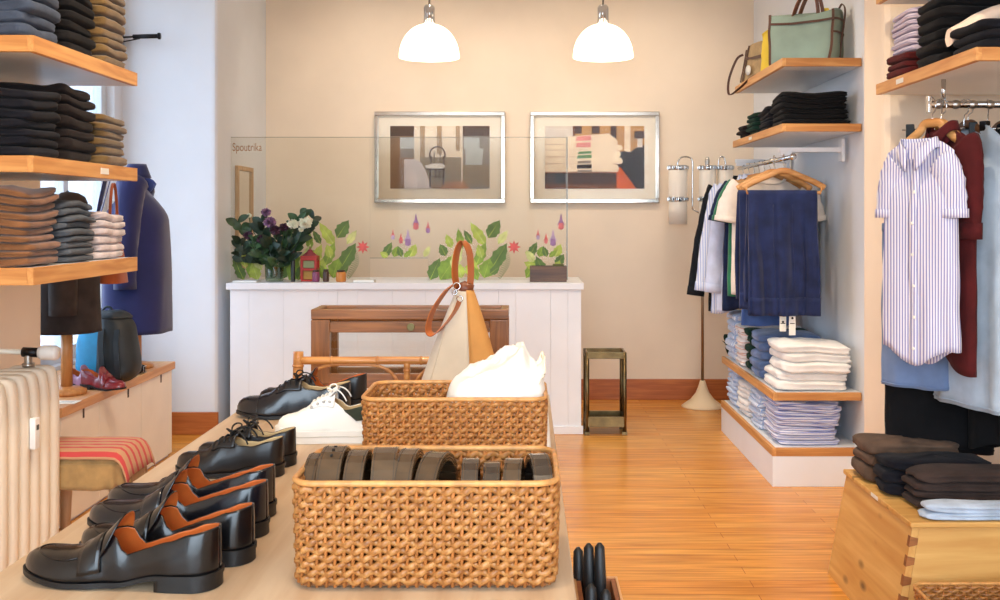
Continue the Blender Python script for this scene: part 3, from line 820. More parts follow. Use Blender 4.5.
# ================================================================== FOLDED CLOTHES
def folded_mb(a, b_, h, seed, layers=2, fold='x', soft=0.30, wav=0.006, sseed=0.0, lift=0.0):
    """one folded garment: soft slab with a rolled fold on one side and loose layered edges on the others"""
    s = MB(); sd = seed * 3.7
    def fn(u, v):
        an = 2 * PI * u; ph = -PI / 2 + PI * v
        ce, se = math.cos(an), math.sin(an); cp, sp = math.cos(ph), math.sin(ph)
        sg = lambda q, e: math.copysign(abs(q) ** e, q)
        r = sg(cp, soft)
        ex = sg(ce, 0.25); ey = sg(se, 0.25)
        z = h / 2 * sg(sp, 0.8)
        onfold = max(0.0, ex * (1 if fold == 'x' else -1)) ** 4
        k = math.cos(2 * PI * layers * (z / h + 0.5))
        lay = math.floor((z / h + 0.5) * layers * 0.999)
        gro = (0.010 if layers > 1 else 0.0) * (0.5 + 0.5 * k) * abs(cp) ** 0.3
        gro *= 1 - 0.75 * onfold
        sh = 0.008 * nz(lay * 3.3 + sd, ex * 1.3, ey * 1.1) * (1 - 0.5 * onfold)
        x = r * ex * (a - gro + sh + wav * nz(ey * 3.1, sd, z * 30) * abs(ex))
        y = r * ey * (b_ - gro + sh + wav * nz(ex * 3.1, sd + 4, z * 30) * abs(ey))
        big = nz(x * 6 + sseed, y * 6, sseed * 1.7) * lift
        edge = max(abs(ex), abs(ey)) ** 6
        n = nz(x * 12 + sd, y * 12, sd * 1.3) * h * 0.16 - 0.10 * h * edge * (1 - onfold)
        return Vector((x, y, h / 2 + z + n + big))
    s.grid(fn, 48, 14, cu=True)
    return s
FS = [0]
def stack(name, cat, where, x0, x1, y0, y1, z0, n, th, m, group, fold='x', frombottom=False, layers=2, jit=0.012, wav=0.006, tops=None, slope=0.0, over=0.9):
    xs, ys = (x0 + x1) / 2, (y0 + y1) / 2
    rr = random.Random(FS[0] + 11)
    out = []
    z = z0
    rs = rr.uniform(0, 50)
    for k in range(n):
        FS[0] += 1
        h = th * rr.uniform(0.86, 1.14)
        a = (x1 - x0) / 2 - rr.uniform(0, jit); b_ = (y1 - y0) / 2 - rr.uniform(0, jit)
        mm = m[k % len(m)] if isinstance(m, list) else m
        o = folded_mb(a, b_, h * 1.12, FS[0], layers, fold, wav=wav, sseed=rs, lift=0.03 * k / max(6, n)).build(name, mm)
        o.location = (xs + rr.uniform(-jit, jit) * 0.7, ys + rr.uniform(-jit, jit) * 0.7, z)
        o.rotation_euler = (0, slope * (k / max(1, n - 1)), rr.uniform(-0.03, 0.03))
        z += h * over
        kk = ORB[k] if frombottom else ORD[n - 1 - k]
        if n == 1: kk = 'single'
        tag(o, kk + ' ' + where, cat, group)
        out.append(o)
    return z
def cloth(name, c, var=0.16, vs=14, bump=0.35, bs=220, sheen=0.25):
    if max(c) < 100: sheen = 0.03
    return mat(name, c, 0.9, var=var, vscale=vs, bump=bump, bscale=bs, sheen=sheen, spec=0.2)
C_SLATE = cloth('slate_knit', (62, 72, 90)); C_BLACK = cloth('black_cloth', (15, 14, 17)); C_OLIVE = cloth('olive_cloth', (104, 82, 50))
C_NAVYB = cloth('blue_black_cloth', (19, 20, 28)); C_DKBROWN = cloth('black_brown_cloth', (30, 24, 24)); C_BROWN = cloth('brown_knit', (116, 78, 50)); C_GREYK = cloth('grey_knit', (84, 90, 98))
C_STONE = cloth('stone_knit', (190, 178, 178)); C_DGREEN = cloth('bottle_green_cloth', (18, 50, 40)); C_MAROON = cloth('maroon_cloth', (80, 24, 24)); C_LILAC = stripes('lilac_stripe_cloth', (206, 194, 208), (168, 156, 182), 90, 0.35, 'Z')
C_CREAM = cloth('cream_cloth', (238, 214, 194), var=0.06); C_NAVY = cloth('navy_cloth', (30, 42, 74)); C_WHITE = cloth('white_cloth', (240, 238, 234), var=0.03, bump=0.25)
C_TAUPE = cloth('taupe_cloth', (88, 70, 58)); C_ESPR = cloth('espresso_cloth', (56, 44, 40)); C_DENIM = cloth('denim_cloth', (92, 116, 160), var=0.14); C_PALED = cloth('pale_denim_cloth', (176, 190, 208), var=0.1)
C_STRIPE = stripes('lavender_stripe_cloth', (226, 226, 240), (150, 158, 206), 75, 0.42, 'Z'); C_SKY = stripes('sky_stripe_cloth', (226, 234, 246), (160, 184, 224), 60, 0.4, 'Y'); C_SKY2 = cloth('sky_cloth', (196, 212, 238), var=0.06); C_PEACH = stripes('peach_stripe_cloth', (244, 238, 236), (226, 186, 170), 40, 0.25, 'Z')
X0, X1 = -1.93, -1.575
W1, W2, W3 = 'in the slate stack, highest bay shelf', 'in the black stack, highest bay shelf', 'in the olive stack, highest bay shelf'
stack('folded_sweater', 'sweater', 'slate grey folded sweater ' + W1, X0, X1, 3.325, 3.60, 1.951, 9, 0.045, C_SLATE, 'slate stack on the highest shelf', frombottom=True)
stack('folded_trousers', 'trousers', 'black folded trousers ' + W2, X0, X1, 3.62, 3.90, 1.951, 10, 0.04, C_BLACK, 'black stack on the highest shelf', frombottom=True)
stack('folded_trousers', 'trousers', 'olive brown folded trousers ' + W3, X0, X1 + 0.005, 3.92, 4.185, 1.951, 9, 0.041, C_OLIVE, 'olive stack on the highest shelf')
stack('folded_trousers', 'trousers', 'blue-black folded trousers in the front stack, middle bay shelf', X0 - 0.05, X1, 3.325, 3.60, 1.571, 7, 0.036, C_NAVYB, 'blue-black stack on the middle shelf')
stack('folded_trousers', 'trousers', 'brownish black folded trousers, centre stack, middle bay shelf', X0, X1, 3.62, 3.90, 1.571, 7, 0.042, C_DKBROWN, 'brownish black stack on the middle shelf')
stack('folded_trousers', 'trousers', 'olive folded trousers in the end stack, middle bay shelf', X0 + 0.05, X1 + 0.005, 3.92, 4.18, 1.571, 6, 0.036, C_OLIVE, 'olive stack on the middle shelf')
stack('folded_sweater', 'sweater', 'brown folded sweater in tall stack, lowest bay shelf', X0 - 0.1, X1, 3.325, 3.60, 1.216, 10, 0.0285, C_BROWN, 'brown stack on the lowest shelf')
stack('folded_sweater', 'sweater', 'charcoal folded sweater in centre stack, lowest bay shelf', X0 + 0.02, X1, 3.62, 3.89, 1.216, 9, 0.0262, C_GREYK, 'grey stack on the lowest shelf')
stack('folded_sweater', 'sweater', 'pale stone folded sweater in the end stack, lowest bay shelf', X0 + 0.08, X1 + 0.005, 3.92, 4.18, 1.216, 6, 0.0335, C_STONE, 'stone stack on the lowest shelf')
# recess wall, shelf of black clothes
stack('folded_trousers', 'trousers', 'black folded trousers at the shelf end above the chrome rail', 1.325, 1.69, 5.42, 5.72, 1.851, 6, 0.029, C_BLACK, 'black stack above the chrome rail', fold='-x')
stack('folded_trousers', 'trousers', 'near-black folded trousers between green and black stacks', 1.325, 1.66, 5.76, 6.04, 1.851, 5, 0.028, C_NAVYB, 'near-black stack above the chrome rail', fold='-x')
stack('folded_sweater', 'sweater', 'bottle green folded sweater on the shelf above the chrome rail', 1.33, 1.66, 6.1, 6.36, 1.851, 5, 0.03, C_DGREEN, 'green stack above the chrome rail', fold='-x')
stack('folded_sweater', 'sweater', 'dark folded sweater at the wall end, behind the green stack', 1.33, 1.64, 6.4, 6.6, 1.851, 3, 0.03, C_DKBROWN, 'dark stack behind the green stack', fold='-x')
# near shelf over the striped shirt
zz = stack('folded_shirt', 'shirt', 'maroon folded shirt under the lilac shirts', 1.41, 1.75, 3.9, 4.17, 1.905, 3, 0.036, C_MAROON, 'maroon shirts on the shelf over the striped shirt', fold='-x')
stack('folded_shirt', 'shirt', 'lilac striped folded shirt on top of the maroon shirts', 1.43, 1.76, 3.9, 4.16, zz, 7, 0.026, C_LILAC, 'lilac shirts on the shelf over the striped shirt', fold='-x')
stack('folded_trousers', 'trousers', 'black folded trousers in the tall stack beside lilac shirts', 1.415, 1.86, 3.60, 3.87, 1.905, 6, 0.0415, C_BLACK, 'tall black stack over the striped shirt', fold='-x')
zz = stack('folded_trousers', 'trousers', 'blue-black folded trousers under the draped cream trousers', 1.42, 1.9, 3.28, 3.57, 1.905, 3, 0.04, C_NAVYB, 'blue-black stack over the striped shirt', fold='-x')
stack('folded_shirt', 'shirt', 'blue-black folded shirt at back, behind the cream trousers', 1.86, 2.2, 3.5, 3.8, 1.905, 5, 0.055, C_NAVYB, 'back stack over the striped shirt', fold='-x')
t = thing('cream_trousers', 'cream trousers draped over the black stack, hem turned up', 'trousers', (1.44, 3.62, 1.985))
def crt(u, v):
    p = Vector((lerp(0.0, 0.5, v), lerp(-0.02, -0.06, v), 0.0 + 0.155 * v ** 0.8 + 0.02 * math.sin(PI * v)))
    an = 2 * PI * u; w = lerp(0.03, 0.075, sm(v * 1.6)); h = 0.03
    return p + Vector((0.012 * nz(v * 6, u * 3), w * math.cos(an) - 0.03, h * math.copysign(abs(math.sin(an)) ** 0.7, math.sin(an)) + 0.006 * nz(v * 9, u * 4, 2)))
s = MB(); s.grid(crt, 20, 24, cu=True); s.add([crt(i / 20, 0) for i in range(20)], [list(range(20))]); s.build('leg', C_CREAM, t)
s = MB(); s.grid(lambda u, v: Vector((0.30, -0.04, 0.125)) + Vector((0.17 * v, 0.05 * math.cos(2 * PI * u) - 0.05 * v, 0.028 * math.sin(2 * PI * u) + 0.05 * v)), 16, 6, cu=True); s.build('waist_lining', mat('tan_lining', (190, 128, 88), 0.8), t)
# low unit and shelf above it
stack('folded_shirt', 'shirt', 'white folded shirt at the near end of the shelf', 1.29, 1.69, 5.37, 5.72, 0.479, 5, 0.052, C_WHITE, 'white shirts on the shelf under the rail', fold='-x', wav=0.012, jit=0.018)
stack('folded_shirt', 'shirt', 'denim blue folded shirt behind the white shirts', 1.28, 1.66, 5.76, 6.03, 0.479, 5, 0.052, C_DENIM, 'denim shirts on the shelf under the rail', fold='-x', wav=0.01)
stack('folded_shirt', 'shirt', 'bottle green folded shirt between denim and peach-striped stacks', 1.285, 1.66, 6.06, 6.2, 0.479, 5, 0.054, C_DGREEN, 'dark green shirts on the shelf under the rail', fold='-x', wav=0.01)
stack('folded_shirt', 'shirt', 'peach-striped white folded shirt beyond the dark green stack', 1.28, 1.66, 6.22, 6.44, 0.479, 6, 0.046, C_PEACH, 'peach-striped shirts on the shelf under the rail', fold='-x', wav=0.012)
stack('folded_shirt', 'shirt', 'sky-striped folded shirt at the wall end of the shelf', 1.275, 1.66, 6.46, 6.72, 0.479, 7, 0.047, C_SKY, 'sky-striped shirts on the shelf under the rail', fold='-x', wav=0.012)
stack('folded_shirt', 'shirt', 'lavender-striped folded shirt at the near end of the low unit', 1.29, 1.64, 5.39, 5.74, 0.198, 9, 0.0268, C_STRIPE, 'lavender-striped shirts on the low unit', fold='-x', wav=0.012, jit=0.018)
stack('folded_shirt', 'shirt', 'sky-striped folded shirt second along the low unit', 1.28, 1.64, 5.77, 6.08, 0.198, 8, 0.0275, C_SKY, 'sky-striped shirts on the low unit', fold='-x', wav=0.012)
stack('folded_shirt', 'shirt', 'white folded shirt third along the low unit', 1.28, 1.64, 6.1, 6.4, 0.198, 6, 0.036, C_WHITE, 'white shirts on the low unit', fold='-x', wav=0.012)
stack('folded_shirt', 'shirt', 'pale blue folded shirt at the wall end of the low unit', 1.275, 1.64, 6.43, 6.72, 0.198, 7, 0.033, C_SKY2, 'pale blue shirts on the low unit', fold='-x', wav=0.012)
o = MB()
for k in range(9):
    a = 2.4 * k; r = 0.02 + 0.007 * k
    leaf_quad(o, (r * .3 * math.cos(a), r * .3 * math.sin(a), 0.0 + 0.012 * k), (r * 1.1 * math.cos(a), r * 1.1 * math.sin(a), 0.04 + 0.016 * k), 0.025, (0, 0, 1))
o = tag(o.build('green_scarf', C_DGREEN), 'crumpled dark green cloth at the far corner behind sky-striped shirts', 'scarf'); o.location = (1.31, 6.728, 0.479)
# ================================================================== CHEST AND ITS PILES
M_PINE = wood('chest_pine', (228, 184, 112), (200, 144, 72), 'Y', 0.5, scale=2.2, knots=True); M_PINEX = wood('chest_pine_front', (228, 184, 112), (200, 144, 72), 'X', 0.5, scale=2.2, knots=True)
t = thing('wooden_chest', 'old pine chest with dovetailed corner under the folded trousers', 'chest', (1.2, 3.36, 0))
def taper(x0, x1, y0, y1, e, z0=0.0, z1=0.385):
    return [(x0 - e, y0 - e, z0), (x1, y0 - e, z0), (x1, y1 + e * .3, z0), (x0 - e, y1 + e * .3, z0), (x0, y0, z1), (x1, y0, z1), (x1, y1, z1), (x0, y1, z1)]
BF = [[0, 3, 2, 1], [4, 5, 6, 7], [0, 1, 5, 4], [1, 2, 6, 5], [2, 3, 7, 6], [3, 0, 4, 7]]
E = 0.07
def slantpt(x, z): return x - E * (1 - z / 0.385)
s = MB()
s.add([(slantpt(0.04, 0), -E * .25, 0), (slantpt(0.062, 0), -E * .25, 0), (slantpt(0.062, 0), 0.70, 0), (slantpt(0.04, 0), 0.70, 0), (0.04, 0.0, 0.385), (0.062, 0.0, 0.385), (0.062, 0.69, 0.385), (0.04, 0.69, 0.385)], BF)
s.build('side_board', M_PINE, t)
s = MB()
s.add([(slantpt(0.063, 0), -E * .25, 0), (0.9, -E * .25, 0), (0.9, -E * .25 + 0.022, 0), (slantpt(0.063, 0), -E * .25 + 0.022, 0), (0.063, 0.0, 0.385), (0.9, 0.0, 0.385), (0.9, 0.022, 0.385), (0.063, 0.022, 0.385)], BF)
s.build('front_board', M_PINEX, t)
s = MB()
s.add([(slantpt(0.063, 0), 0.68, 0), (0.9, 0.68, 0), (0.9, 0.70, 0), (slantpt(0.063, 0), 0.70, 0), (0.063, 0.67, 0.385), (0.9, 0.67, 0.385), (0.9, 0.69, 0.385), (0.063, 0.69, 0.385)], BF)
s.build('back_board', M_PINEX, t)
s = MB(); s.box(0.03, 0.92, -0.012, 0.70, 0.385, 0.402, bev=0.004); s.build('lid', M_PINEX, t)
for k in range(6):
    z0_, z1_ = 0.012 + 0.062 * k, 0.045 + 0.062 * k
    s = MB()
    def dp(x, y, z): return (slantpt(x, z), y - E * .25 * (1 - z / 0.385), z)
    vs = [dp(0.0385, -0.0015, z0_), dp(0.064, -0.0015, z0_ + 0.006), dp(0.064, 0.02, z0_ + 0.006), dp(0.0385, 0.02, z0_), dp(0.0385, -0.0015, z1_), dp(0.064, -0.0015, z1_ - 0.006), dp(0.064, 0.02, z1_ - 0.006), dp(0.0385, 0.02, z1_)]
    s.add(vs, BF); s.build('dovetail', wood('end_grain', (170, 106, 52), (124, 72, 32), 'X', 0.6), t)
s = MB(); s.box(0.0285, 0.0298, 0.30, 0.37, 0.387, 0.400); s.build('price_label', M_LABEL, t)
CZ = 0.403
stack('folded_trousers', 'trousers', 'taupe brown folded trousers at the far corner of the chest', 1.235, 1.6, 3.82, 4.04, CZ, 3, 0.056, C_TAUPE, 'taupe stack on the chest', fold='-x', wav=0.012)
stack('folded_trousers', 'trousers', 'navy folded trousers on the chest between taupe and espresso', 1.25, 1.62, 3.62, 3.80, CZ, 3, 0.044, C_NAVYB, 'navy stack on the chest', fold='-x', wav=0.012)
stack('folded_trousers', 'trousers', 'espresso folded trousers on the chest behind the pale jeans', 1.29, 1.95, 3.46, 3.64, CZ, 4, 0.032, C_ESPR, 'espresso stack on the chest', fold='-x', wav=0.014)
stack('folded_jeans', 'jeans', 'pale blue folded jeans on the chest front edge', 1.27, 1.9, 3.35, 3.45, CZ, 2, 0.028, C_PALED, 'pale jeans on the chest', fold='-x', wav=0.012)
# ================================================================== DISPLAY TABLE
TZ = 0.825
t = thing('display_table', 'long oak display table carrying the shoes and wicker baskets', 'table', (-0.37, 2.25, 0))
s = MB(); s.box(-0.45, 0.445, -1.15, 1.02, TZ - 0.04, TZ, bev=0.004); s.build('tabletop', M_TABLE, t)
s = MB(); s.box(-0.4, 0.4, -1.09, -1.065, 0.69, TZ - 0.04); s.box(-0.4, 0.4, 0.93, 0.955, 0.69, TZ - 0.04); s.box(-0.4, -0.375, -1.065, 0.93, 0.69, TZ - 0.04); s.box(0.375, 0.4, -1.065, 0.93, 0.69, TZ - 0.04); s.build('apron', M_TABLE, t)
for sx in (-0.37, 0.37):
    for sy in (-1.06, 0.92):
        s = MB(); s.box(sx - 0.032, sx + 0.032, sy - 0.032, sy + 0.032, 0, TZ - 0.04, bev=0.004); s.build('leg', M_TABLE, t)
TOP = TZ + 0.001

# ------------------------------------------------------------------ wicker baskets
def rattan():
    m, nt, b = new_mat('rattan')
    v = coords(nt, (1, 1, 1))
    n = nt.nodes.new('ShaderNodeTexNoise'); n.inputs['Scale'].default_value = 90; n.inputs['Detail'].default_value = 3
    nt.links.new(v, n.inputs['Vector'])
    col = ramp(nt, n.outputs['Fac'], [(0.28, (130, 78, 34)), (0.5, (168, 110, 54)), (0.74, (196, 142, 82))])
    nt.links.new(col, b.inputs['Base Color'])
    b.inputs['Roughness'].default_value = 0.45
    return m
M_RATTAN = rattan(); M_RATT2 = mat('rattan_dark', (172, 106, 50), 0.6, var=0.15, vscale=40)
def rrect(hx, hy, r, n):
    """n points round a rounded rectangle, with outward normals"""
    L = [(2 * (hx - r)), PI / 2 * r, 2 * (hy - r), PI / 2 * r] * 2
    L = [2 * (hx - r), PI / 2 * r, 2 * (hy - r), PI / 2 * r, 2 * (hx - r), PI / 2 * r, 2 * (hy - r), PI / 2 * r]
    tot = sum(L); out = []
    C = [(hx - r, -hy + r), (hx - r, hy - r), (-hx + r, hy - r), (-hx + r, -hy + r)]
    for i in range(n):
        d = tot * i / n; k = 0
        while d > L[k]: d -= L[k]; k += 1
        q = k // 2
        if k % 2 == 0:
            p = [(-hx + r + d, -hy), (hx, -hy + r + d), (hx - r - d, hy), (-hx, hy - r - d)][q]; nn = [(0, -1), (1, 0), (0, 1), (-1, 0)][q]
        else:
            a = -PI / 2 + PI / 2 * q + d / r; nn = (math.cos(a), math.sin(a)); p = (C[q][0] + r * nn[0], C[q][1] + r * nn[1])
        out.append((p[0], p[1], nn[0], nn[1]))
    return out, tot
def basket(label, hx, hy, h, loc, rz=0.0, rows=13, flare=1.0, group=None, pitch=0.0135):
    t = thing('wicker_basket', label, 'basket', loc, rz, group)
    _, tot = rrect(hx, hy, 0.035, 8)
    nb = int(tot / pitch / 2) * 2
    spp = 6; n = nb * spp
    P, _ = rrect(hx, hy, 0.035, n)
    s = MB(); rh = (h - 0.012) / rows
    for k in range(rows):
        z = 0.008 + rh * (k + 0.5); sc = lerp(1 / flare, 1.0, z / h)
        pts = []; rad = []
        for i, (x, y, nx, ny) in enumerate(P):
            w = math.sin(PI * i / spp + PI * k) ; 
            off = 0.0032 * w
            pts.append((x * sc + nx * off, y * sc + ny * off, z - 0.0026 * math.cos(PI * i / spp + PI * k) + 0.0012 * nz(i * 0.05, k * 3.1)))
            rad.append(rh * 0.555 * (0.92 + 0.12 * nz(i * 0.11, k * 1.7)))
        s.tube(pts, rad, 6, closed=True, side=(0, 0, 1), flat=0.6)
    s.build('woven_wall', M_RATTAN, t)
    # stakes, seen in the gaps
    s = MB(); P2, _ = rrect(hx, hy, 0.035, nb)
    for (x, y, nx, ny) in P2:
        s.tube([(x / flare, y / flare, 0.004), (x, y, h)], 0.0030, 5)
    s.build('stakes', M_RATT2, t)
    s = MB(); P3, _ = rrect(hx, hy, 0.035, 160)
    s.tube([(x + nx * 0.001, y + ny * 0.001, h + 0.002) for (x, y, nx, ny) in P3], 0.0048, 10, closed=True, side=(0, 0, 1))
    s.build('rim', mat('rattan_rim', (204, 146, 84), 0.42, var=0.12, vscale=60), t)
    s = MB(); s.box(-hx / flare + 0.012, hx / flare - 0.012, -hy / flare + 0.012, hy / flare - 0.012, 0.002, 0.01); s.build('bottom', M_RATT2, t)
    return t
B1 = (-0.149, 1.672, TOP)
basket('wicker basket full of coiled leather belts, in front', 0.197, 0.118, 0.156, B1, 0, 13, 1.02, 'wicker baskets on the oak table')
B2 = (-0.154, 2.385, TOP)
basket('wicker basket holding crumpled white cloth, behind the belt basket', 0.199, 0.118, 0.156, B2, 0, 13, 1.02, 'wicker baskets on the oak table')
basket('large low wicker basket on the floor before the pine chest', 0.3, 0.16, 0.235, (1.50, 3.10, 0.001), 0, 20, 1.05, None, 0.022)

# ------------------------------------------------------------------ belts
M_BELT = mat('belt_leather', (78, 60, 42), 0.26, var=0.12, vscale=25, bump=0.08, bscale=160, coat=0.4)
M_BELTB = mat('belt_leather_dark', (58, 49, 42), 0.26, var=0.12, vscale=25, bump=0.08, bscale=160, coat=0.4)
def belt(x, y, r, w, turns, m, label, rz=0.0, dz=0.0, holes=False):
    """a coiled belt standing on edge: the coil axis runs along x"""
    z = TOP + 0.012 + r + dz
    t = thing('coiled_belt', label, 'belt', (x, y, z), rz, 'coiled belts in the basket')
    n = int(26 * turns); pts = []; th = 0.0035
    for i in range(n + 1):
        a = 2 * PI * turns * i / n; rr_ = r - (th + 0.0012) * a / (2 * PI)
        pts.append((0, rr_ * math.cos(a + 0.6), rr_ * math.sin(a + 0.6)))
    s = MB(); s.sweep(pts, w, th, (1, 0, 0)); s.build('strap', m, t)
    for sx in (-1, 1):
        s = MB(); s.sweep([(sx * (w / 2 - 0.0035), p[1] * (r + 0.0021) / r, p[2] * (r + 0.0021) / r) for p in pts[:26]], 0.0014, 0.001, (1, 0, 0)); s.build('edge_stitching', M_BELTB if m is M_BELT else M_BELT, t)
    if holes:
        for k in range(3):
            a = PI / 2 + 0.15 + 0.22 * (k - 1); s = MB(); d = Vector((0, math.cos(a), math.sin(a)))
            s.tube([d * (r + 0.0005), d * (r + 0.0024)], 0.0026, 8); s.build('hole', mat('punched_hole', (20, 16, 14), 0.8), t)
    s = MB(); c = [(-0.5 * w - 0.003, -r * 0.99, 0.02), (0.5 * w + 0.003, -r * 0.99, 0.02), (0.5 * w + 0.003, -r * 1.01, -0.02), (-0.5 * w - 0.003, -r * 1.01, -0.02)]
    s.tube([(p[0], p[1] + 0.006, p[2]) for p in c], 0.002, 6, closed=True); s.build('buckle', M_STEEL, t)
    return t
bb = 1.675
belt(-0.303, bb, 0.086, 0.036, 3, M_BELT, 'punched brown belt coil first from the shoe side of the basket', holes=True)
belt(-0.335, bb + 0.004, 0.080, 0.020, 3, M_BELT, 'thin belt coil squeezed against the basket wall by the shoes')
belt(-0.265, bb, 0.083, 0.030, 3, M_BELT, 'brown belt coil second from the shoe side, behind no holes')
belt(-0.222, bb + 0.002, 0.085, 0.038, 4, M_BELT, 'wide brown belt coil in the middle of the big coils', rz=0.06)
belt(-0.184, bb, 0.084, 0.028, 3, M_BELT, 'ribbed belt coil with dark gap beside it, fourth of the big coils', rz=-0.08)
belt(-0.142, bb + 0.005, 0.081, 0.034, 3, M_BELT, 'tilted belt coil before the bare stretch of basket wall', rz=-0.2)
belt(-0.087, bb + 0.012, 0.075, 0.026, 3, M_BELTB, 'small belt coil first after the bare stretch of basket wall')
belt(-0.053, bb + 0.012, 0.072, 0.026, 3, M_BELTB, 'lowest dark small belt coil between two lighter coils')
belt(-0.018, bb + 0.012, 0.075, 0.028, 3, M_BELT, 'small belt coil beside the slanting belt end', rz=-0.06)
belt(0.022, bb + 0.01, 0.079, 0.030, 3, M_BELTB, 'dark belt coil last in the basket, by the table edge', rz=0.12)
t = thing('loose_belt', 'short loose belt strap lying across the smaller coils', 'belt', (-0.06, 1.58, TOP + 0.112))
s = MB(); s.sweep(catmull([(-0.09, 0, 0.0), (-0.05, 0.0, 0.008), (0.0, 0.002, 0.01), (0.05, 0.0, 0.018), (0.085, 0.004, 0.022)], 5), 0.026, 0.0035, (0, 0.3, 1)); s.build('strap', M_BELT, t)
s = MB(); s.sweep([(0.085, 0.004, 0.022), (0.105, 0.006, 0.026)], 0.03, 0.004, (0, 0.3, 1)); s.build('tip', M_BELTB, t)

# ------------------------------------------------------------------ crumpled white cloth
t = thing('white_cloth', 'crumpled white cotton cloth heaped in the rear wicker basket', 'cloth', (-0.055, 2.385, TOP + 0.012))
def heap(u, v):
    an = 2 * PI * u; r = v
    sg = lambda q: math.copysign(abs(q) ** 0.7, q)
    x = -0.01 + 0.125 * r * sg(math.cos(an)); y = 0.1 * r * sg(math.sin(an))
    top = interp(x, [(-0.14, 0.17), (-0.05, 0.215), (0.02, 0.252), (0.05, 0.26), (0.07, 0.225), (0.09, 0.205), (0.12, 0.165)])
    hgt = top * (1 - 0.22 * (y / 0.1) ** 2) * (1 - r ** 14)
    c = abs(nz(x * 14 + y * 9, y * 16, 3.1)) * 0.04 + abs(nz(x * 40 + 4, y * 38, 1.1)) * 0.014
    return Vector((x + 0.008 * nz(x * 20, y * 20, 9) * (1 - r), y + 0.008 * nz(x * 20, y * 20, 4) * (1 - r), max(0.0, hgt - c * (1 - r ** 8))))
s = MB(); s.grid(heap, 72, 34, cu=True)
s.build('folded_body', mat('white_cotton', (240, 236, 228), 0.85, var=0.02, bump=0.2, bscale=250), t, merge=0.0004)
s = MB()
def ruff(u, v):
    an = PI * 0.1 + 2.2 * u; 
    return Vector((0.075 + 0.022 * v + 0.012 * nz(u * 9, v * 2, 1), -0.02 + 0.07 * (u - 0.5) + 0.012 * math.sin(u * 26) * v, 0.15 + 0.04 * math.sin(PI * u) + 0.035 * v + 0.012 * math.cos(u * 22) * v))
s.grid(ruff, 40, 6); solidify(s.build('frill', mat('cream_cotton', (238, 226, 204), 0.85, var=0.03), t), 0.003)

# ------------------------------------------------------------------ shoes
M_LEA = mat('black_leather', (12, 11, 13), 0.26, var=0.15, vscale=10, bump=0.10, bscale=120, coat=0.3, spec=0.4)
M_LEAN = mat('navy_black_leather', (12, 15, 23), 0.26, var=0.15, vscale=10, bump=0.1, bscale=120, coat=0.35, spec=0.45)
M_LEAD = mat('dark_leather', (20, 17, 18), 0.33, var=0.15, vscale=10, bump=0.12, bscale=120, coat=0.1, spec=0.4)
M_TAN = mat('tan_lining_leather', (196, 100, 40), 0.5, var=0.1, vscale=14)
M_CRM = mat('cream_lining', (206, 176, 128), 0.6, var=0.06)
M_SOLE = mat('sole_rubber', (12, 11, 12), 0.5, var=0.1)
M_LACE = mat('black_lace', (16, 16, 18), 0.7)
M_CANV = mat('white_canvas', (238, 236, 230), 0.75, var=0.02, bump=0.2, bscale=260)
M_RUB = mat('white_rubber', (232, 230, 224), 0.5, var=0.02)
M_GTAB = mat('dark_green_suede', (40, 48, 34), 0.9, var=0.2, sheen=0.3)
WID = [(0.0, 0.0), (0.03, 0.55), (0.1, 0.80), (0.2, 0.82), (0.35, 0.74), (0.5, 0.80), (0.62, 0.95), (0.72, 1.0), (0.82, 0.94), (0.9, 0.78), (0.95, 0.58), (0.985, 0.32), (1.0, 0.0)]
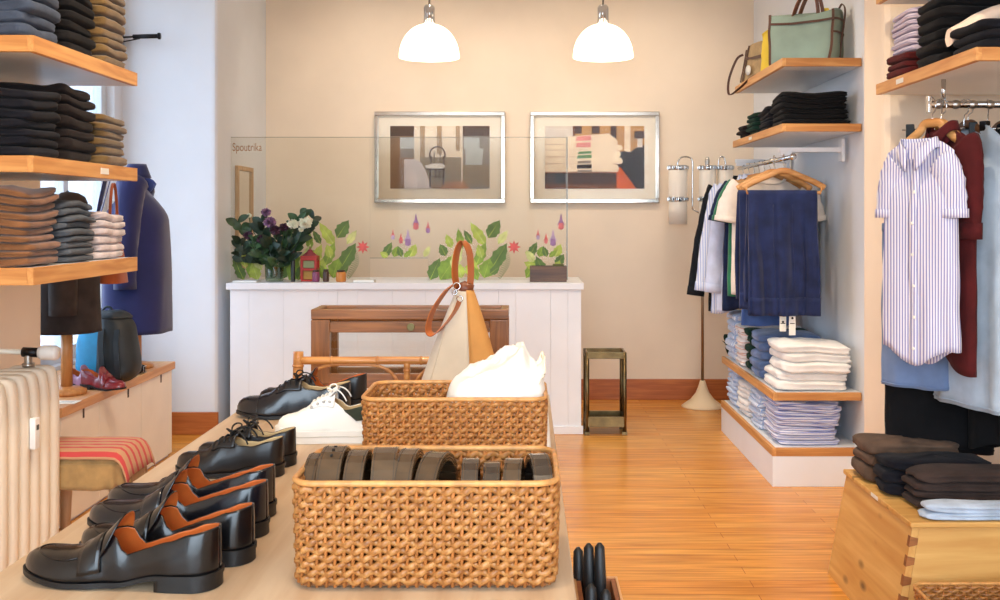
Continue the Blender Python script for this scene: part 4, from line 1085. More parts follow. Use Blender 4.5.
def shoe(name, kind, label, cat, L, loc, rz, up, lining, group=None, W=0.047, solem=None, hh=1.0):
    t = thing(name, label, cat, loc, rz, group)
    def wid(q): 
        if q < 0.1: return W * 0.80 * math.sqrt(max(0.0, 1 - (1 - q / 0.1) ** 2))
        if q > 0.72: return W * max(0.0, 1 - ((q - 0.72) / 0.28) ** 2.2) ** 0.62
        return W * interp(q, WID)
    def mid(q): return 0.006 * math.sin(PI * q) * (1 if kind != 'x' else 0)
    sneaker = kind == 'sneaker'
    def base(q):
        if sneaker: return 0.026 + 0.006 * sm((q - 0.8) / 0.2)
        return interp(q, [(0, 0.024), (0.26, 0.023), (0.45, 0.010), (0.7, 0.008), (1, 0.017)])
    if kind == 'loafer':
        HV = [(0.0, 0.068), (0.10, 0.063), (0.2, 0.052), (0.3, 0.044), (0.42, 0.041), (0.47, 0.068), (0.52, 0.074), (0.57, 0.065), (0.64, 0.052), (0.72, 0.044), (0.82, 0.038), (0.89, 0.034), (0.94, 0.029), (0.975, 0.022), (1.0, 0.010)]
        t0, t1 = 0.43, 0.535
    elif kind == 'derby':
        HV = [(0.0, 0.058), (0.10, 0.054), (0.26, 0.044), (0.36, 0.052), (0.46, 0.074), (0.54, 0.072), (0.62, 0.060), (0.72, 0.046), (0.82, 0.037), (0.89, 0.034), (0.94, 0.029), (0.975, 0.022), (1.0, 0.01)]
        t0, t1 = 0.38, 0.46
    else:
        HV = [(0.0, 0.058), (0.10, 0.054), (0.28, 0.046), (0.38, 0.062), (0.46, 0.076), (0.54, 0.070), (0.62, 0.060), (0.72, 0.046), (0.82, 0.036), (0.89, 0.031), (0.94, 0.025), (0.975, 0.018), (1.0, 0.008)]
        t0, t1 = 0.36, 0.44
    TH0 = math.radians(44)
    def thm(q):
        if q >= t1: return PI / 2
        if q <= t0: return TH0
        return lerp(TH0, PI / 2 * 0.93, ((q - t0) / (t1 - t0)) ** 1.6)
    def hv(q):
        h = interp(q, HV) * hh
        m = thm(q)
        return h / (math.sin(m) ** 0.95)
    def sec(q, th, off=0.0):
        """point of the upper at angle th (0 near side sole edge .. pi)"""
        w = wid(q) + off
        c, sn = math.cos(th), math.sin(th)
        y = w * math.copysign(abs(c) ** lerp(0.62, 0.85, sm((q - 0.45) / 0.3)), c)
        z = base(q) + (hv(q)) * abs(sn) ** 0.95 + off * sn
        return Vector((q * L, y + mid(q), z))
    nq = 52
    qs = [0.5 - 0.5 * math.cos(PI * i / nq) for i in range(nq + 1)]
    qs[0] = 0.0004; qs[-1] = 0.9994
    m = 13
    s = MB(); vs = []; fs = []
    for q in qs:
        for sd in (0, 1):
            for j in range(m):
                th = thm(q) * j / (m - 1)
                vs.append(sec(q, th if sd == 0 else PI - th))
    st = 2 * m
    for i in range(nq):
        for sd in (0, 1):
            for j in range(m - 1):
                a = i * st + sd * m + j
                fs.append([a, a + 1, a + 1 + st, a + st] if sd == 0 else [a, a + st, a + 1 + st, a + 1])
    s.add(vs, fs, 0, True)
    o = s.build('upper', [up, lining], t, merge=0.0006, fixn=False)
    solidify(o, 0.0028, -1, 1, 0)
    # insole
    s = MB(); s.grid(lambda u, v: Vector((lerp(0.02, 0.75, v) * L, (u - 0.5) * 2 * max(0.004, wid(lerp(0.02, 0.75, v)) - 0.004) + mid(lerp(0.02, 0.75, v)), base(lerp(0.02, 0.75, v)) + 0.004 + 0.004 * abs(u - 0.5))), 8, 16)
    s.build('insole', lining, t)
    # sole
    def outline(e): 
        ps = []
        for q in qs: ps.append((q, wid(q) + e + mid(q)))
        for q in qs[::-1]: ps.append((q, -(wid(q) + e) + mid(q)))
        return ps
    s = MB()
    def soleloft(e, zt, zb, qmax=1.0):
        P = [p for p in outline(e) if p[0] <= qmax]
        n = len(P); ce = L * 0.5
        def xx(q): return q * L + (e * 1.2 * (2 * q - 1))
        vs = [(xx(q), y, zt(q)) for q, y in P] + [(xx(q), y, zb(q)) for q, y in P]
        h = n // 2
        s.add(vs, [[i, (i + 1) % n, n + (i + 1) % n, n + i] for i in range(n)], 0, True)
        fs = []
        for i in range(h - 1):
            fs.append([i, n - 1 - i, n - 2 - i, i + 1]); fs.append([n + i, n + i + 1, n + n - 2 - i, n + n - 1 - i])
        s.add(vs, fs, 0, False)
    if sneaker:
        soleloft(0.005, lambda q: base(q) + 0.004, lambda q: 0.0 + 0.010 * sm((q - 0.85) / 0.15)); s.build('sole', M_RUB, t)
        s = MB(); 
        for sd in (-1, 1): s.tube([(q * L, sd * (wid(q) + 0.0055) + mid(q), base(q) - 0.009) for q in qs[2:-2]], 0.0012, 5)
        s.build('sole_line', mat('sole_line', (206, 202, 192), 0.6), t)
    else:
        soleloft(0.0022, lambda q: base(q) + 0.001, lambda q: base(q) - 0.006 - 0.001 * (q > .45)); s.build('sole', solem or M_SOLE, t)
        s = MB(); soleloft(0.001, lambda q: base(q) - 0.0055, lambda q: 0.0, 0.27); s.build('heel', solem or M_SOLE, t)
    if kind == 'loafer':
        # rolled tongue rising out of the vamp, tan inside
        def tng(u, v):
            th = lerp(math.radians(34), math.radians(146), u)
            p = sec(0.54, th, 0.0015)
            k = math.sin(PI * u) ** 0.55
            return Vector((0.545 * L - 0.024 * v * k - 0.004 * v * v, (p.y - mid(0.54)) * (1 + 0.10 * v * (1 - k)) + mid(0.54), p.z + 0.024 * k * v + 0.004 * k * v * v))
        s = MB(); s.grid(lambda u, v: tng(1 - u, v), 22, 8); solidify(s.build('tongue', [up, lining], t, fixn=False), 0.0022, -1, 1, 0)
        def strap(u, v):
            th = lerp(math.radians(12), math.radians(168), u); q = lerp(0.55, 0.655, v) - 0.02 * abs(u - 0.5) * 2
            return sec(q, th, 0.0022)
        s = MB(); s.grid(strap, 26, 5); solidify(s.build('saddle_strap', up, t), 0.002, 1)
        s = MB(); pts = [sec(0.655 + 0.262 * math.sin(PI * i / 32) ** 0.7, math.radians(90 - 45 * math.cos(PI * i / 32)), 0.0006) for i in range(33)]
        s.tube(pts, 0.0012, 6); s.build('apron_seam', up, t)
    else:
        lt_ = M_CANV if sneaker else up
        for sg_ in (0, 1):
            def facing(u, v):
                q = lerp(t1 - 0.05, 0.64, v); th = lerp(math.radians(40 + 14 * v), math.radians(80), u)
                return sec(max(q, t0 + 0.02), th if sg_ == 0 else PI - th, 0.0016)
            s = MB(); s.grid(facing, 8, 8); solidify(s.build('lace_facing', lt_, t), 0.0016, 1)
        def tng(u, v):
            th = lerp(math.radians(62), math.radians(118), u); q = lerp(0.6, t1 - 0.07, v)
            p = sec(max(q, t1), th, -0.001); return Vector((q * L, p.y, p.z + (0.016 * sm((v - 0.55) / 0.45) if not sneaker else 0.026 * sm((v - 0.4) / 0.6))))
        s = MB(); s.grid(tng, 8, 10); solidify(s.build('tongue', lt_, t), 0.003)
        lm = M_CANV if sneaker else M_LACE
        rows = 5 if sneaker else 4
        for k in range(rows):
            q = lerp(t1 + 0.01, 0.62, k / (rows - 1)); pts = [sec(q + 0.008 * (a - 90) / 30, math.radians(a), 0.0035) for a in range(58, 123, 8)]
            s = MB(); s.tube(pts, 0.0026 if sneaker else 0.0021, 6); s.build('lace', lm, t)
        s = MB(); c = sec(t1 + 0.01, PI / 2, 0.006)
        for sg_ in (-1, 1):
            s.tube(bez(c, c + Vector((0.02, sg_ * 0.03, 0.028)), c + Vector((-0.03, sg_ * 0.06, 0.012)), c + Vector((0.0, sg_ * 0.004, 0.001)), 14), 0.002, 6)
            s.tube(bez(c, c + Vector((-0.01, sg_ * 0.02, 0.02)), c + Vector((-0.035, sg_ * 0.035, 0.01)), c + Vector((-0.045, sg_ * 0.034, -0.016)), 10), 0.0018, 6)
        s.tube([c + Vector((-.004, 0, 0)), c + Vector((.004, 0, 0))], 0.004, 8)
        s.build('lace_bow', lm, t)
        if sneaker:
            def heel(u, v):
                th = lerp(math.radians(18), TH0 * 0.99, v); q = 0.001 + 0.30 * abs(2 * u - 1) ** 1.3 * (0.55 + 0.45 * v)
                return sec(q, th if u < 0.5 else PI - th, 0.0014)
            s = MB(); s.grid(heel, 28, 6); solidify(s.build('heel_tab', M_GTAB, t), 0.0014, 1)
            for k in range(4):
                q = lerp(t1, 0.62, k / 3); p = sec(q, math.radians(56), 0.003)
                s = MB(); s.lathe([(0.0015, 0), (0.0035, 0.0006), (0.0035, 0.002), (0.0015, 0.0024)], (0, 0, 0), 10); s.xform(Matrix.Translation(p) @ Matrix.Rotation(-0.9, 4, 'X')); s.build('eyelet', M_STEEL, t)
        else:
            s = MB(); s.tube([sec(0.79 - 0.0 * a, math.radians(a), 0.0008) for a in range(4, 177, 8)], 0.0012, 5); s.build('toe_cap_seam', up, t)
    return t
S_PAIR = 'the pair of smooth loafers at the front table edge'
# heel at (x, y), toe pointing towards -x
def place(name, kind, label, cat, L, xheel, y, up, lin_, rz=0.0, group=None, W=0.047, hh=1.0):
    return shoe(name, kind, label, cat, L, (xheel, y, TOP), PI + rz, up, lin_, group, W, None, hh)
place('loafer', 'loafer', 'smooth black loafer with tan lining, frontmost shoe on the table', 'shoe', 0.314, -0.458, 1.575, M_LEA, M_TAN, -0.15, None, 0.047, 0.96)
place('loafer', 'loafer', 'black loafer half hidden directly behind the frontmost loafer', 'shoe', 0.296, -0.438, 1.69, M_LEA, M_TAN, -0.15, None, 0.045, 0.96)
place('penny_loafer', 'loafer', 'penny loafer with broad tan insole, third shoe from the front', 'shoe', 0.328, -0.45, 1.83, M_LEAN, M_TAN, -0.13, None, 0.047, 1.0)
place('penny_loafer', 'loafer', 'penny loafer behind the third shoe, its tongue standing tallest', 'shoe', 0.326, -0.465, 1.945, M_LEAN, M_TAN, -0.13, None, 0.047, 1.0)
place('derby_shoe', 'derby', 'small black cap-toe lace-up, front one of the smallest pair', 'shoe', 0.232, -0.518, 2.25, M_LEAD, M_CRM, -0.06, None, 0.041, 0.98)
place('derby_shoe', 'derby', 'small black lace-up peeping out behind the smallest front lace-up', 'shoe', 0.222, -0.513, 2.345, M_LEAD, M_CRM, -0.06, None, 0.041, 0.98)
place('derby_shoe', 'derby', 'large navy-black lace-up with loose bow, beyond the white sneaker', 'shoe', 0.314, -0.482, 2.905, M_LEAN, M_CRM, 0.0, None, 0.048, 1.25)
place('derby_shoe', 'loafer', 'brown-lined dark shoe at the far table end behind the large lace-up', 'shoe', 0.32, -0.462, 3.06, M_LEAD, M_TAN, -0.08, None, 0.047, 1.05)
place('sneaker', 'sneaker', 'white canvas sneaker with dark green heel tab by the basket', 'sneaker', 0.24, -0.372, 2.60, M_CANV, M_CRM, 0.0, None, 0.044, 1.15)

# ------------------------------------------------------------------ umbrellas in a box beside the table
t = thing('umbrella_box', 'narrow wooden box beside the table holding black umbrellas', 'box', (0.122, 1.72, 0))
M_BOXW = wood('umbrella_box_wood', (150, 88, 48), (116, 64, 32), 'Z', 0.45)
a, b_, h = 0.034, 0.10, 0.752
s = MB(); s.box(-a, -a + 0.008, -b_, b_, 0, h, bev=0.001); s.box(a - 0.008, a, -b_, b_, 0, h, bev=0.001); s.box(-a + 0.008, a - 0.008, -b_, -b_ + 0.008, 0, h, bev=0.001); s.box(-a + 0.008, a - 0.008, b_ - 0.008, b_, 0, h, bev=0.001); s.box(-a + .008, a - .008, -b_ + .008, b_ - .008, 0, 0.01); s.build('box_sides', M_BOXW, t)
s = MB()
for (x0_, x1_, y0_, y1_) in ((-a - .004, a + .004, -b_ - .004, -b_), (-a - .004, a + .004, b_, b_ + .004), (-a - .004, -a, -b_, b_), (a, a + .004, -b_, b_)): s.box(x0_, x1_, y0_, y1_, h - 0.016, h + 0.002)
s.build('top_moulding', mat('box_trim', (206, 150, 96), 0.4), t)
M_UMB = mat('umbrella_black', (20, 20, 22), 0.5, var=0.2)
for i, (x, y, tx, ty, zt, lab) in enumerate(((0.112, 1.79, -0.02, 0.03, 0.795, 'black umbrella with rounded handle, closest to the table edge'), (0.122, 1.77, -0.013, 0.03, 0.808, 'black umbrella with rounded handle, middle of the tall three'), (0.137, 1.76, -0.010, 0.03, 0.812, 'black umbrella with rounded handle, standing tallest in the box'),
                                        (0.113, 1.70, -0.006, 0.004, 0.772, 'black umbrella with short handle, low between the tall ones'), (0.134, 1.69, -0.004, 0.0, 0.768, 'black umbrella with short handle, lowest by the box side'))):
    t = thing('umbrella', lab, 'umbrella', (x, y, 0.012), 0, 'umbrellas in the narrow box')
    top = Vector((tx, ty, zt)); d = top / top.length
    s = MB(); s.tube([d * 0.02, d * 0.08, d * 0.5, d * 0.68], [0.004, 0.009, 0.0125, 0.009], 10); s.build('rolled_canopy', M_UMB, t)
    s = MB(); s.tube([d * 0.68, d * (top.length - 0.07)], 0.004, 8); s.build('shaft', M_BLACKM, t)
    s = MB(); k = top.length; s.tube([d * (k - 0.14), d * (k - 0.13), d * (k - 0.06), d * (k - 0.008), d * (k - 0.001)], [0.006, 0.0095, 0.0105, 0.0085, 0.003], 12); s.build('handle', M_UMB, t)

for i, (x, y, z, r, rz_, lab) in enumerate(((1.32, 3.01, 0.15, 0.035, 0.3, 'dark rolled cloth sticking up at the floor basket corner'), (1.40, 3.02, 0.14, 0.04, -0.2, 'charcoal rolled cloth second in the floor basket'), (1.50, 3.03, 0.13, 0.045, 0.1, 'thick dark rolled cloth in the middle of the floor basket'))):
    t = thing('rolled_cloth', lab, 'cloth', (x, y, 0.012), rz_, 'rolled cloths in the floor basket')
    s = MB(); pts = [((r - 0.0035 * k / 12) * math.cos(k * 0.52), (r - 0.0035 * k / 12) * math.sin(k * 0.52)) for k in range(73)]
    s.grid(lambda u, v: Vector((pts[int(round(u * 72))][0], pts[int(round(u * 72))][1], 0.25 * v)), 72, 3); solidify(s.build('roll', mat('roll_charcoal', (58, 52, 50), 0.9, var=0.15), t), 0.002)
    s = MB(); s.tube([((r + 0.002) * math.cos(a), (r + 0.002) * math.sin(a), 0.17) for a in [2 * PI * k / 20 for k in range(20)]], 0.003, 6, closed=True); s.build('tie_band', mat('grey_band', (150, 140, 130), 0.8), t)
# ================================================================== GARMENTS ON HANGERS
def garment_body(w0, w1, L, d0, seed, nu=48, nv=26, slope=0.085, hem=0.0, fold=0.012, kf=14, neck=0.075, mi=0, d_max=None, waist=0.0, pleat=1.0, flare=0.0):
    """body of a hanging garment: x across, y front(-)/back(+), z down from the hanger (0)"""
    dm = d_max or d0
    def P(u, v):
        an = 2 * PI * u
        ce, se = math.cos(an), math.sin(an)
        w = lerp(w0, w1, v ** 0.8) * (1 - waist * math.sin(PI * min(1, v * 1.2)))
        dd = dm * sm(v * 3.2 + 0.02) * (1 + flare * v) + 0.004
        x = w * math.copysign(abs(ce) ** 0.75, ce)
        y = dd * math.copysign(abs(se) ** 0.8, se)
        xr = abs(x) / w0
        zt = -slope * max(0.0, xr - neck / w0) ** 1.1 - (0.02 if xr < neck / w0 and se < 0 else 0)
        zb = -L + hem * math.cos(PI * xr) - 0.006 * nz(x * 9, seed)
        z = lerp(zt, zb, v)
        a = fold * (0.25 + v) * pleat
        y += a * nz(x * kf + seed * 3.3, z * 1.6 + seed, 0.5 + (0 if se < 0 else 4)) * (0.4 + abs(se)) + 0.3 * a * nz(x * kf * 2.7, z * 4 + seed * 2, 2.2)
        x += 0.006 * nz(z * 8, seed, ce)
        return Vector((x, y, z))
    return P
def sleeve_mb(sx, w0, length, r0, r1, seed, out=0.05, fwd=0.0, nv=16, crease=0.008, flat=0.55):
    """sleeve hanging from the shoulder; sx = side"""
    s = MB(); st = Vector((sx * (w0 - 0.055), 0, -0.07)); ns = 14
    c = bez(st, st + Vector((sx * 0.035, -0.3 * fwd, -0.03)), st + Vector((sx * (0.035 + out * .6), -fwd, -length * 0.5)), st + Vector((sx * (0.03 + out), -fwd, -length)), nv)
    vs = []
    for i, p in enumerate(c):
        t = (c[min(i + 1, nv)] - c[max(i - 1, 0)]).normalized(); q = t.cross(Vector((0, 1, 0))).normalized(); yv = Vector((0, 1, 0))
        r = lerp(r0, r1, (i / nv) ** 0.8)
        for k in range(ns):
            a = 2 * PI * k / ns
            vs.append(p + q * r * math.cos(a) + yv * r * flat * math.sin(a) + (q * math.cos(a) + yv * math.sin(a)) * crease * nz(i * 0.55 + seed, k * 0.9, seed * 2.0))
    fs = []
    for i in range(nv):
        for k in range(ns): fs.append([i * ns + k, i * ns + (k + 1) % ns, (i + 1) * ns + (k + 1) % ns, (i + 1) * ns + k])
    s.add(vs, fs, 0, True)
    end = c[-1]; q = Vector((1, 0, 0))
    return s, c
def hanger(label, loc, rz, w=0.2, drop=0.0, m=None, group=None, kind='wood', bar=False, hook=0.1):
    """hook top at loc z: the hook goes over a rail at its origin + hook"""
    t = thing('clothes_hanger', label, 'hanger', loc, rz, group)
    s = MB()
    if kind == 'wood':
        P = [(-w, 0, -0.075), (-w * 0.75, 0, -0.045), (-w * 0.4, 0, -0.012), (-0.03, 0, 0.012), (0, 0, 0.016), (0.03, 0, 0.012), (w * 0.4, 0, -0.012), (w * 0.75, 0, -0.045), (w, 0, -0.075)]
        s.tube(catmull(P, 5), 0.016, 8, flat=0.55, side=(0, 0, 1)); s.build('shoulder_bar', m or M_HANGW, t)
        if bar:
            s = MB(); s.tube([(-w * 0.92, 0, -0.065), (-w * 0.9, 0, -0.1), (w * 0.9, 0, -0.1), (w * 0.92, 0, -0.065)], 0.009, 8); s.build('trouser_bar', m or M_HANGW, t)
    else:
        s.tube([(-w, 0, 0.0), (-w, 0, 0.0), (w, 0, 0.0)], 0.003, 6); s.build('clip_bar', M_CHROME, t)
        for sx in (-1, 1):
            s = MB(); s.box(sx * w * 0.8 - 0.014, sx * w * 0.8 + 0.014, -0.012, 0.012, -0.03, 0.02, bev=0.003); s.build('clip', M_BLACKM, t)
    s = MB(); r = 0.021
    hp = [(0, 0, 0.01), (0, 0, hook - 0.045)] + [(0, -r * math.cos(a) + 0.0, hook - 0.022 + r * math.sin(a)) for a in [math.radians(q) for q in (-50, -20, 20, 60, 90, 120, 160, 190)]]
    hp = [(0, 0, 0.005), (0, 0.002, hook - 0.055), (0, 0.018, hook - 0.04), (0, 0.022, hook - 0.02), (0, 0.014, hook - 0.003), (0, 0.0, hook + 0.004), (0, -0.014, hook - 0.003), (0, -0.02, hook - 0.018)]
    s.tube(catmull(hp, 4), 0.0022, 6); s.build('hook', M_CHROME, t)
    return t
def buttons(P, t, n, v0, v1, m, x0=0.0, r=0.006):
    for k in range(n):
        v = lerp(v0, v1, k / max(1, n - 1)); p = P(0.75 + x0, v)
        s = MB(); s.lathe([(0, 0.0), (r, 0.0), (r, 0.002), (r * 0.6, 0.003), (0, 0.0026)], (0, 0, 0), 12, axis='Y'); s.xform(Matrix.Translation(p + Vector((0, -0.004, 0))) @ Matrix.Rotation(PI, 4, 'X')); s.build('button', m, t)
def shirt(name, label, cat, loc, rz, m, w0=0.215, w1=0.235, L=0.74, d=0.045, seed=1, sleeve='long', collar=True, placket=True, group=None, cuffm=None, inner=None, sl=None, out=0.02, btn=None, hem=0.03, open_=False, r0=0.082, stout=0.05, cz=0.035):
    t = thing(name, label, cat, loc, rz, group)
    P = garment_body(w0, w1, L, d, seed, hem=hem)
    s = MB(); s.grid(P, 56, 28, cu=True); solidify(s.build('body', m, t), 0.002)
    for sx in (-1, 1):
        ln = (sl or (0.56 if sleeve == 'long' else 0.19)); 
        s, c = sleeve_mb(sx, w0, ln, r0, 0.052 if sleeve == 'long' else r0 * 0.95, seed + sx, out if sleeve == 'long' else stout)
        o = solidify(s.build('sleeve', m, t), 0.002)
        e = c[-1]; d_ = (c[-1] - c[-2]).normalized(); q = d_.cross(Vector((0, 1, 0))).normalized(); rr_ = 0.054 if sleeve == 'long' else r0 * 0.95 + 0.0025
        s = MB(); cl = 0.055 if sleeve == 'long' else 0.03
        s.grid(lambda u, v: e - d_ * cl * (1 - v) + q * rr_ * math.cos(2 * PI * u) + Vector((0, 1, 0)) * rr_ * 0.56 * math.sin(2 * PI * u), 14, 2, cu=True)
        solidify(s.build('cuff', cuffm or m, t), 0.003, 1)
    if collar:
        def col(u, v):
            an = -PI / 2 + 0.22 + (2 * PI - 0.44) * u; r = 0.066 + 0.012 * v
            fr = max(0.0, -math.sin(an)); 
            return Vector((r * math.cos(an) * 1.0, r * 0.62 * math.sin(an) - 0.008, cz - 0.05 * v * (0.7 + 0.8 * fr ** 3) - 0.045 * fr ** 2))
        s = MB(); s.grid(col, 36, 4); solidify(s.build('collar', cuffm or m, t), 0.003, 1)
        s = MB(); s.grid(lambda u, v: Vector((0.06 * math.cos(2 * PI * u), 0.036 * math.sin(2 * PI * u) - 0.008, -0.03 + (0.025 + cz) * v - 0.03 * max(0, -math.sin(2 * PI * u)))), 28, 2, cu=True); s.build('neck_band', inner or m, t)
    else:
        def rib(u):
            an = 2 * PI * u; return Vector((0.085 * math.cos(an), 0.035 * math.sin(an) - 0.004, 0.006 - 0.045 * max(0.0, -math.sin(an)) ** 1.5 - 0.012 * abs(math.cos(an))))
        s = MB(); s.tube([rib(k / 30) for k in range(30)], 0.008, 8, closed=True); s.build('neck_rib', cuffm or m, t)
    if placket:
        s = MB(); s.grid(lambda u, v: P(0.75, lerp(0.03, 0.995, v)) + Vector(((u - 0.5) * 0.032, -0.0035, 0)), 2, 40); solidify(s.build('placket', m, t), 0.0015, 1)
        buttons(P, t, 7, 0.06, 0.92, btn or M_LABEL)
    return t
def trousers_over_bar(name, label, loc, rz, w, L, m, seed=1, tagm=None, Lb=None, group=None, fold=0.026, cat='trousers', turn=True, kf=13):
    """trousers folded over a hanger bar (origin on the bar): two panels hanging down in front and behind"""
    t = thing(name, label, cat, loc, rz, group)
    Lb = Lb or L * 0.93
    def fn(u, v, off=0.0):
        x = (u - 0.5) * w * (1 + 0.06 * abs(v - 0.5))
        sarc = lerp(-L, Lb, v)
        if sarc < -0.02: y = -0.018 - 0.012 * min(1, -sarc / L * 1.5); z = sarc + 0.02
        elif sarc > 0.02: y = 0.018 + 0.012 * min(1, sarc / L * 1.5); z = -sarc + 0.02
        else: a = sarc / 0.02 * PI / 2; y = 0.018 * math.sin(a); z = 0.012 * math.cos(a)
        dn = min(1.0, abs(sarc) / L * 1.8)
        y += math.copysign(1, sarc if abs(sarc) > 1e-6 else 1) * dn * (0.004 + fold * (0.6 + 0.5 * math.cos(x * 2 * PI / w * 2.5 + seed) + nz(x * kf + seed * 2, sarc * 1.3 + seed, seed)) + fold * 0.45 * nz(x * kf * 2.3, sarc * 3, seed + 3) - fold * 0.9 * (1 - abs(math.sin(x * PI * 2.5 / w + seed + 0.5 * nz(sarc * 2, seed)))) ** 4)
        x += 0.012 * dn * nz(sarc * 3, seed * 1.7)
        z += 0.008 * nz(x * 5, seed) * dn
        return Vector((x, y + off, z))
    s = MB(); s.grid(fn, 36, 60); solidify(s.build('legs', m, t), 0.011, 0)
    if turn:
        s = MB(); s.grid(lambda u, v: fn(u, lerp(0.0, 0.075, v)) + Vector((0, -0.0075, -0.002)), 36, 4); solidify(s.build('turn_up', m, t), 0.003, 1)
    s = MB()
    for x in (0.36, 0.64):
        s.tube([fn(x, v) + Vector((0, -0.006, 0)) for v in [0.02 + 0.44 * k / 24 for k in range(25)]], 0.0022, 5)
    s.build('leg_crease', m, t)
    return t
def plain_panel(name, label, cat, loc, rz, w0, w1, L, m, seed, d=0.03, slope=0.02, fold=0.014, kf=16, group=None, band=True, hem=0.0):
    t = thing(name, label, cat, loc, rz, group)
    P = garment_body(w0, w1, L, d, seed, slope=slope, fold=fold, kf=kf, hem=hem)
    s = MB(); s.grid(P, 56, 26, cu=True); solidify(s.build('panel', m, t), 0.003)
    if band:
        s = MB(); s.grid(lambda u, v: P(u, lerp(0.0, 0.05, v)) + Vector((0, -0.003 if 0.5 < u < 1 else 0.003, 0)), 56, 3, cu=True); solidify(s.build('waistband', m, t), 0.002, 1)
    s = MB(); s.tube([P(k / 56, 0.985) + (Vector((0, -0.002, 0)) if k > 28 else Vector((0, 0.002, 0))) for k in range(56)], 0.0022, 5, closed=True); s.build('hem', m, t)
    return t

# ------------------------------------------------------------------ chrome wall rail in the recess
t = thing('wall_rail', 'short chrome clothes rail with white arm on the recess wall', 'rail', (1.40, 5.5, 1.69), 0)
s = MB(); s.tube([(0, 0, 0), (0, 1.36, 0)], 0.0125, 12); s.build('tube', M_CHROME, t)
s = MB(); s.lathe([(0, -0.02), (0.018, -0.02), (0.018, 0.0), (0, 0.0)], n=14, axis='Y'); s.build('end_cap', M_CHROME, t)
for y in (0.1, 1.26):
    s = MB(); s.box(-0.045, 0.295, y - 0.018, y + 0.018, 0.03, 0.055, bev=0.003); s.box(-0.04, 0.02, y - 0.015, y + 0.015, 0.012, 0.032, bev=0.002); s.box(0.28, 0.297, y - 0.03, y + 0.03, -0.02, 0.1, bev=0.003); s.build('bracket', M_WHITE, t)
RZ = 1.69 - 0.1 + 0.0135
GH = 'wooden hangers on the chrome wall rail'
def on_rail(y): return (1.40, y, RZ)
C_COAT = cloth('black_overshirt', (24, 28, 34)); C_SHIRTB = stripes('pale_blue_shirting', (230, 236, 248), (178, 192, 230), 70, 0.45, 'X'); C_SHIRTB2 = cloth('pale_blue_shirt', (206, 214, 240), var=0.05, bump=0.2)
C_GTEE = cloth('green_jersey', (40, 118, 84), var=0.08); C_WTEE = cloth('white_jersey', (236, 226, 216), var=0.04); C_TAUP2 = cloth('sand_cloth', (176, 150, 124), var=0.1); C_NAVY2 = mat('navy_cotton', (32, 43, 82), 0.85, var=0.14, vscale=14, bump=0.4, bscale=160, sheen=0.15, spec=0.2); C_MID = cloth('mid_blue_cotton', (64, 92, 150), var=0.1)
hl = 'light wooden hanger carrying the '
shirt('overshirt', 'black overshirt hanging last on the chrome rail, by the wall lamp', 'shirt', on_rail(6.72), 0.08, C_COAT, 0.22, 0.23, 0.80, 0.04, 1, sleeve='long', sl=0.66, out=0.12)
hanger(hl + 'black overshirt on the chrome rail', on_rail(6.72), 0.08, group=GH)
shirt('shirt', 'pale blue striped shirt next to the black overshirt', 'shirt', on_rail(6.55), 0.04, C_SHIRTB, 0.215, 0.24, 0.80, 0.042, 2, sl=0.62, out=0.10)
hanger(hl + 'pale blue striped shirt next to black', on_rail(6.55), 0.04, group=GH)
shirt('shirt', 'plain pale blue shirt between striped shirt and green tee', 'shirt', on_rail(6.40), 0.0, C_SHIRTB2, 0.205, 0.235, 0.78, 0.042, 3, sl=0.62, out=0.07)
hanger(hl + 'plain pale blue shirt before the striped one', on_rail(6.40), 0.0, group=GH)
shirt('navy_shirt', 'navy shirt edge showing between pale blue and green', 'shirt', on_rail(6.27), 0.0, C_NAVY, 0.2, 0.225, 0.76, 0.04, 4, sleeve='short', placket=False, collar=False)
hanger(hl + 'navy shirt between pale blue and green', on_rail(6.27), 0.0, group=GH)
shirt('t_shirt', 'green short-sleeved t-shirt behind the white one', 'shirt', on_rail(6.13), 0.0, C_GTEE, 0.205, 0.22, 0.66, 0.04, 5, sleeve='short', placket=False, collar=False)
hanger(hl + 'green t-shirt behind the white one', on_rail(6.13), 0.0, group=GH)
shirt('t_shirt', 'off-white short-sleeved t-shirt behind the navy trousers', 'shirt', on_rail(5.99), 0.0, C_WTEE, 0.215, 0.225, 0.64, 0.04, 6, sleeve='short', placket=False, collar=False)
hanger(hl + 'off-white t-shirt behind navy trousers', on_rail(5.99), 0.0, group=GH)
trousers_over_bar('hanging_trousers', 'sand trousers on the rail behind the two navy pairs', (1.40, 5.87, RZ - 0.1), 0.0, 0.30, 0.66, C_TAUP2, 3)
hanger(hl + 'sand trousers on the chrome rail', on_rail(5.87), 0.0, group=GH, bar=True)
plain_panel('blue_skirt', 'mid blue garment hanging lowest under the navy trousers', 'garment', (1.325, 5.775, RZ - 0.36), 0.0, 0.13, 0.135, 0.465, C_MID, 8, 0.022)
trousers_over_bar('hanging_trousers', 'creased navy trousers behind the frontmost navy pair', (1.335, 5.69, RZ - 0.1), 0.03, 0.36, 0.64, C_NAVY2, 5, fold=0.045)
hanger(hl + 'second navy trousers from the rail front', (1.35, 5.69, RZ), 0.0, group=GH, bar=True)
trousers_over_bar('hanging_trousers', 'frontmost navy trousers folded over a light wooden hanger', (1.36, 5.56, RZ - 0.1), -0.02, 0.36, 0.665, C_NAVY2, 7, Lb=0.6, fold=0.05)
hanger(hl + 'frontmost navy trousers on the chrome rail', (1.37, 5.56, RZ), -0.05, w=0.215, group=GH, bar=True)
